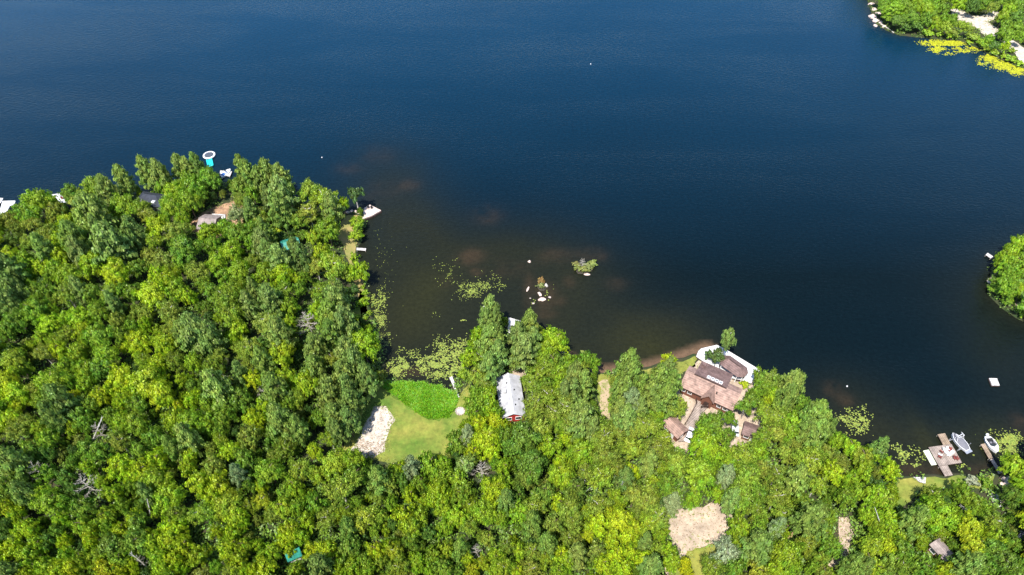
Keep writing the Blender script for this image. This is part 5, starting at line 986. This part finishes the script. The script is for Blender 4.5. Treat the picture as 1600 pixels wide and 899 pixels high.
for t_ in TREES:
    out = not (-12 < t_['px'] < 1612 and t_['py'] < 912 and t_['py'] > -12)
    if out:
        OUT.append(t_); continue
    mk = min(MARKS, key=lambda m_: math.hypot(t_['px']-m_[1], t_['py']-m_[2])*(1.0))
    dist = math.hypot(t_['px']-mk[1], t_['py']-mk[2])
    size = '' if t_['kind'] in 'XS' else ('small ' if t_['d'] < 27 else 'large ' if t_['d'] > 39 else '')
    cw = '' if t_['kind'] == 'X' else WORD[t_['main']]+' '
    bins[(size+cw+KW[t_['kind']], side(t_['px']-mk[1], t_['py']-mk[2]), mk[0])].append((dist, t_))
for t_ in OUT:
    e_ = 'bottom' if t_['py'] > 905 else 'left' if t_['px'] < 0 else 'right' if t_['px'] > 1600 else 'top'
    ahead = sorted([q_ for q_ in OUT if q_['main'] == t_['main']], key=lambda q_: (q_['py'] > 905, q_['px'] if q_['py'] > 905 else q_['py']+9000*(q_['px'] > 1600)))
    rk = [q_ for q_ in ahead if ('bottom' if q_['py'] > 905 else 'left' if q_['px'] < 0 else 'right' if q_['px'] > 1600 else 'top') == e_].index(t_)
    od = ['first', 'second', 'third', 'fourth', 'fifth', 'sixth', 'seventh', 'eighth', 'ninth', 'tenth', 'eleventh', 'twelfth'][min(rk, 11)]
    tag(t_['obj'], f"{WORD[t_['main']]} tree cut by the {e_} edge, {od} such from the {'left' if e_ in ('bottom', 'top') else 'top'}", 'pine tree' if t_['kind'] == 'P' else 'tree', 'trees cut by the frame edge')
for (desc, sd_, mk), lst in bins.items():
    lst.sort(key=lambda q_: q_[0])
    rel = {'above': 'above', 'below': 'below', 'left': 'left of', 'right': 'right of', 'upper left': 'upper left of', 'upper right': 'upper right of', 'lower left': 'lower left of', 'lower right': 'lower right of'}[sd_]
    for i_, (_, t_) in enumerate(lst):
        lb = f"{desc} {rel} the {mk}" if len(lst) == 1 else f"{desc}, {ORD[min(i_, 14)]} one {rel} the {mk}"
        cat_ = {'P': 'pine tree', 'X': 'dead tree', 'S': 'shrub'}.get(t_['kind'], 'tree')
        grp = {'P': 'pines and other conifers of the shore woods', 'X': 'dead trees standing in the woods', 'S': 'shrubs along the banks'}.get(t_['kind'], 'leafy trees of the shore woods')
        tag(t_['obj'], lb, cat_, grp)

# ---------------------------------------------------------------- undergrowth between the trunks (nobody could count it)
class Leaves:
    def __init__(s): s.P = []; s.N = []; s.S = []
    def add(s, p, n, sz): s.P.append(p); s.N.append(n); s.S.append(sz)
r4 = np.random.default_rng(21)
crowns = np.array([(t_['obj'].location.x, t_['obj'].location.y, t_['R']) for t_ in TREES])
P_, N_, S_ = [], [], []

cnt = 0
for _ in range(42000):
    px = r4.uniform(-20, 1620); py = r4.uniform(-5, 915)
    p = at(px, py, .5)
    if not on_land(p.x, p.y) or clear_px(px, py): continue
    if noise.noise(Vector((p.x*.07, p.y*.07, 4))) < -.3 and r4.random() < .75: continue
    n = 14; R = r4.uniform(.5, 1.2); d = unit(r4.normal(0, 1, (n, 3))+np.array([0, 0, .7])); hgt = r4.uniform(.3, 1.6)
    P_.append(np.array([p.x, p.y, .5+hgt*.4])+d*np.array([R, R, hgt*.6])); N_.append(d+np.array([0, 0, .5])); S_.append(np.full(n, .28)); cnt += 1
print('undergrowth clumps', cnt)
M['under'] = leaf_mat('undergrowth_leaves', .25, (.13, .23, .022))
V, Q = leaf_cloud(np.concatenate(P_), np.concatenate(N_), np.concatenate(S_), .6, 5); me = fast_mesh('undergrowth', V, Q)
tag(obj_from_mesh('undergrowth', me, None, M['under']), 'low mixed green undergrowth covering the forest floor between trunks', 'undergrowth', kind='stuff')

# ---------------------------------------------------------------- reeds, lily pads, bank plants
def scatter_poly(poly, n, z=.5, edge=0):
    xs_ = [p[0] for p in poly]; ys_ = [p[1] for p in poly]; out = []
    while len(out) < n:
        px = r4.uniform(min(xs_), max(xs_)); py = r4.uniform(min(ys_), max(ys_))
        q_ = at(px, py, z); jx = 5*edge*noise.noise(Vector((q_.x*.6, q_.y*.6, 1))); jy = 5*edge*noise.noise(Vector((q_.x*.6, q_.y*.6, 8)))
        if in_poly(px+jx, py+jy, poly): out.append(tuple(at(px, py, z)))
    return np.array(out)
B = scatter_poly(MARSH, 34000, .5, 1); B = B[[noise.noise(Vector((q_[0]*.45, q_[1]*.45, 3)))+.5*noise.noise(Vector((q_[0]*1.5, q_[1]*1.5, 5))) > -.3 or r4.random() < .3 for q_ in B]]
hh_ = r4.uniform(.12, .5, len(B))*np.array([.7+1.1*max(0, .5+noise.noise(Vector((q_[0]*.3, q_[1]*.3, 6)))) for q_ in B]); a_ = r4.uniform(0, 6.28, len(B)); ln = r4.normal(0, .3, (len(B), 2)); wv = .05+.05*r4.random(len(B))
dx = np.stack([np.cos(a_), np.sin(a_), np.zeros(len(B))], 1)*wv[:, None]
tp = B+np.stack([ln[:, 0], ln[:, 1], hh_], 1); V = np.stack([B-dx, B+dx, tp+dx*.5, tp-dx*.5], 1).reshape(-1, 3)
M['reed'] = leaf_mat('marsh_reeds', .35, (.19, .41, .012)); me = fast_mesh('marsh_reeds', V, np.arange(len(B)*4).reshape(-1, 4))
tag(obj_from_mesh('marsh_reeds', me, None, M['reed']), 'vivid green bed of marsh reeds between the bay and the lawn', 'reeds', kind='stuff')
sheet('marsh_ground', MARSH, 2, mat('wet_marsh_soil', (.09, .15, .015), .95, .4, .5), 'wet green ground under the reed bed', 'marsh')
# lily pads: discs floating a centimetre above the water, traced drifts with their density per square metre
pads = []
def pads_at(px, py, rx, ry, n, smin=.10, smax=.28, clump=.0):
    cl = [(r4.normal(0, .55), r4.normal(0, .55)) for _ in range(9)]
    for _ in range(n):
        if clump and r4.random() < clump:
            c = cl[r4.integers(0, 9)]; u_, v_ = c[0]+r4.normal(0, .16), c[1]+r4.normal(0, .16)
        else: u_, v_ = r4.normal(0, .5), r4.normal(0, .5)
        p = at(px+u_*rx, py+v_*ry, .02)
        if on_land(p.x, p.y): continue
        if (noise.noise(Vector((p.x*.5, p.y*.5, 2.2)))+.6*noise.noise(Vector((p.x*1.6, p.y*1.6, 5)))) < -.06 and r4.random() < .9: continue
        pads.append((p.x, p.y, r4.uniform(smin, smax)*.62))
for a in [(700,430,22,16,95,.1,.26,.6),(738,455,26,14,620,.09,.24,.5),(735,455,13,9,420,.1,.26,.3),(765,440,28,16,150,.1,.24,.5),(782,448,10,12,70,.1,.26,.5),(690,415,16,12,30,.1,.3,.3),
          (655,570,52,14,2600,.12,.32,.6),(700,560,30,22,1800,.12,.32,.5),(620,578,18,12,900,.12,.3,.5),(722,550,16,22,1100,.12,.3,.4),(690,582,34,10,1300,.12,.32,.4),(640,552,26,8,180,.1,.26,.6),(690,530,14,10,90,.1,.3,.6),(680,494,9,5,26,.12,.3,.3),(725,503,7,5,10,.2,.4,0),
          (592,475,10,18,1300,.1,.28,.3),(596,500,9,16,420,.1,.26,.5),(600,530,12,16,240,.1,.26,.5),(600,455,10,22,70,.08,.22,.4),(598,395,14,24,40,.08,.2,.3),(590,360,8,12,14,.1,.2,0),
          (1343,655,15,16,560,.14,.32,.5),(1320,652,20,11,230,.12,.28,.5),(1340,672,20,9,220,.12,.28,.4),(1418,713,20,14,380,.14,.34,.6),(1405,700,18,10,90,.14,.3,.5),(1437,718,10,8,60,.14,.3,.3),
          (1574,695,24,16,900,.12,.3,.4),(1560,680,24,10,120,.1,.26,.5),(1586,690,12,14,700,.12,.3,.3),(910,550,4,3,40,.14,.3,0),(1520,711,3,2,5,.2,.4,0),(1502,728,8,4,25,.12,.3,.5),(560,500,6,6,30,.1,.2,0),
          (1590,100,7,10,0,.2,.5,.2),(1538,100,8,3,30,.3,.6,.3),
          (600,430,30,60,50,.08,.2,.3),(860,455,10,10,14,.12,.3,.3),(835,470,8,5,8,.15,.3,.3)]: pads_at(*a)
green_pads = pads; pads = []
for a in [(1462,67,20,4,2200,.25,.5,.2),(1490,67,22,4,2400,.25,.5,.2),(1464,77,11,5,700,.2,.5,.3),(1480,84,9,3,90,.2,.5,.4),(1520,77,24,5,900,.25,.5,.4),(1505,80,10,3,60,.2,.5,.4),(1550,92,18,6,1600,.25,.5,.2),(1572,102,18,6,2600,.25,.5,.2),(1590,111,12,6,2000,.25,.5,.2),(1538,100,8,3,30,.3,.6,.3)]: pads_at(*a)
def pad_mesh(name, pads, material, label, cat):
    pads = np.array(pads); k8 = 7; an = np.arange(k8)*2*np.pi/k8
    cen = np.stack([pads[:, 0], pads[:, 1], .015+r4.uniform(0, .05, len(pads))], 1)
    V = cen[:, None, :]+np.stack([np.cos(an), np.sin(an), np.zeros(k8)], 1)[None]*pads[:, 2][:, None, None]; V[:, :, 2] += r4.normal(0, .02, (len(pads), k8))
    tag(obj_from_mesh(name, fast_mesh(name, V.reshape(-1, 3), np.arange(len(pads)*k8).reshape(-1, k8), k8), None, material), label, cat, kind='stuff')
pad_mesh('floating_weed', pads, leaf_mat('yellow_weed', .1, (.33, .34, .012)), 'bright yellow floating weed mats along the far point at top right', 'floating weed')
pads = green_pads
pads = np.array(pads); k8 = 7; an = np.arange(k8)*2*np.pi/k8
cen = np.stack([pads[:, 0], pads[:, 1], .015+r4.uniform(0, .05, len(pads))], 1); rad = pads[:, 2]
V = cen[:, None, :]+np.stack([np.cos(an), np.sin(an), np.zeros(k8)], 1)[None]*rad[:, None, None]
V[:, :, 2] += r4.normal(0, .02, (len(pads), k8))*1.0
M['pad'] = leaf_mat('lily_pad_green', .1, (.19, .235, .035))
me = fast_mesh('lily_pads', V.reshape(-1, 3), np.arange(len(pads)*k8).reshape(-1, k8), k8)
tag(obj_from_mesh('lily_pads', me, None, M['pad']), 'yellow green lily pads and floating weed drifting along the bays', 'lily pads', kind='stuff')
# litter of leaves, twigs and dry stalks on the bare ground
P_ = np.concatenate([scatter_poly([(551,703),(563,685),(580,690),(605,690),(598,707),(585,716),(570,716)], 420, .53), scatter_poly(SAND, 350, .53), scatter_poly(LANE, 260, .53), scatter_poly(YARD, 500, .53), scatter_poly(CLEAR, 400, .53), scatter_poly(YARD2, 160, .53)])
V, Q = leaf_cloud(P_, np.tile(np.array([0, 0, 1.0]), (len(P_), 1)), np.full(len(P_), .13), .3, 9); me = fast_mesh('ground_litter', V, Q)
tag(obj_from_mesh('ground_litter', me, None, leaf_mat('dry_litter', .0, (.16, .10, .05))), 'brown twigs and dead leaves littering sand and bare earth', 'litter', kind='stuff')
# tufts of grass creeping in over the edges of the bare ground
P_, N_, S_ = [], [], []
for poly, wd in ((CLEAR, 1.3), (SAND, .45), (LANE, 1.0), (PATH, .8), (YARD, 1.0), (DRIVE, 1.0), (LAWN, .7), (LANE2, .8), (YARD2, 1.0)):
    ring_ = rough_poly([at(x, y, .5) for x, y in poly], .8, .6)
    for (x, y) in ring_:
        for _ in range(5):
            n = 6; R = r4.uniform(.12, .42); d = unit(r4.normal(0, 1, (n, 3))+np.array([0, 0, .9])); c = np.array([x+r4.normal(0, wd), y+r4.normal(0, wd), .52])
            P_.append(c+d*np.array([R, R, R*.4])); N_.append(d); S_.append(np.full(n, .14))
V, Q = leaf_cloud(np.concatenate(P_), np.concatenate(N_), np.concatenate(S_), .6, 5); me = fast_mesh('grass_tufts', V, Q)
tag(obj_from_mesh('grass_tufts', me, None, leaf_mat('tuft_leaves', .3, (.22, .27, .05))), 'ragged tufts of grass fringing the clearings, sand and lawn', 'grass', kind='stuff')
# lush bank plants along the waterline
P_, N_, S_ = [], [], []
for Lp in LANDS:
    for i in range(len(Lp)):
        x, y = Lp[i]; px, py = pix(x, y)
        if not (-20 < px < 1620 and -20 < py < 920): continue
        if 925 < px < 1110 and 550 < py < 595: continue
        if 1448 < px < 1500 and 735 < py < 750: continue
        if r4.random() < .25: continue
        for _ in range(3):
            n = 14; R = r4.uniform(.3, .8); d = unit(r4.normal(0, 1, (n, 3))+np.array([0, 0, .8])); c = np.array([x+r4.normal(0, .7), y+r4.normal(0, .7), .35])
            P_.append(c+d*np.array([R, R, R*.8])); N_.append(d); S_.append(np.full(n, .18))
V, Q = leaf_cloud(np.concatenate(P_), np.concatenate(N_), np.concatenate(S_), .6, 5); me = fast_mesh('bank_plants', V, Q)
tag(obj_from_mesh('bank_plants', me, None, leaf_mat('bank_plant_leaves', .3, (.13, .21, .03))), 'low green plants fringing the waterline all along the banks', 'bank plants', kind='stuff')
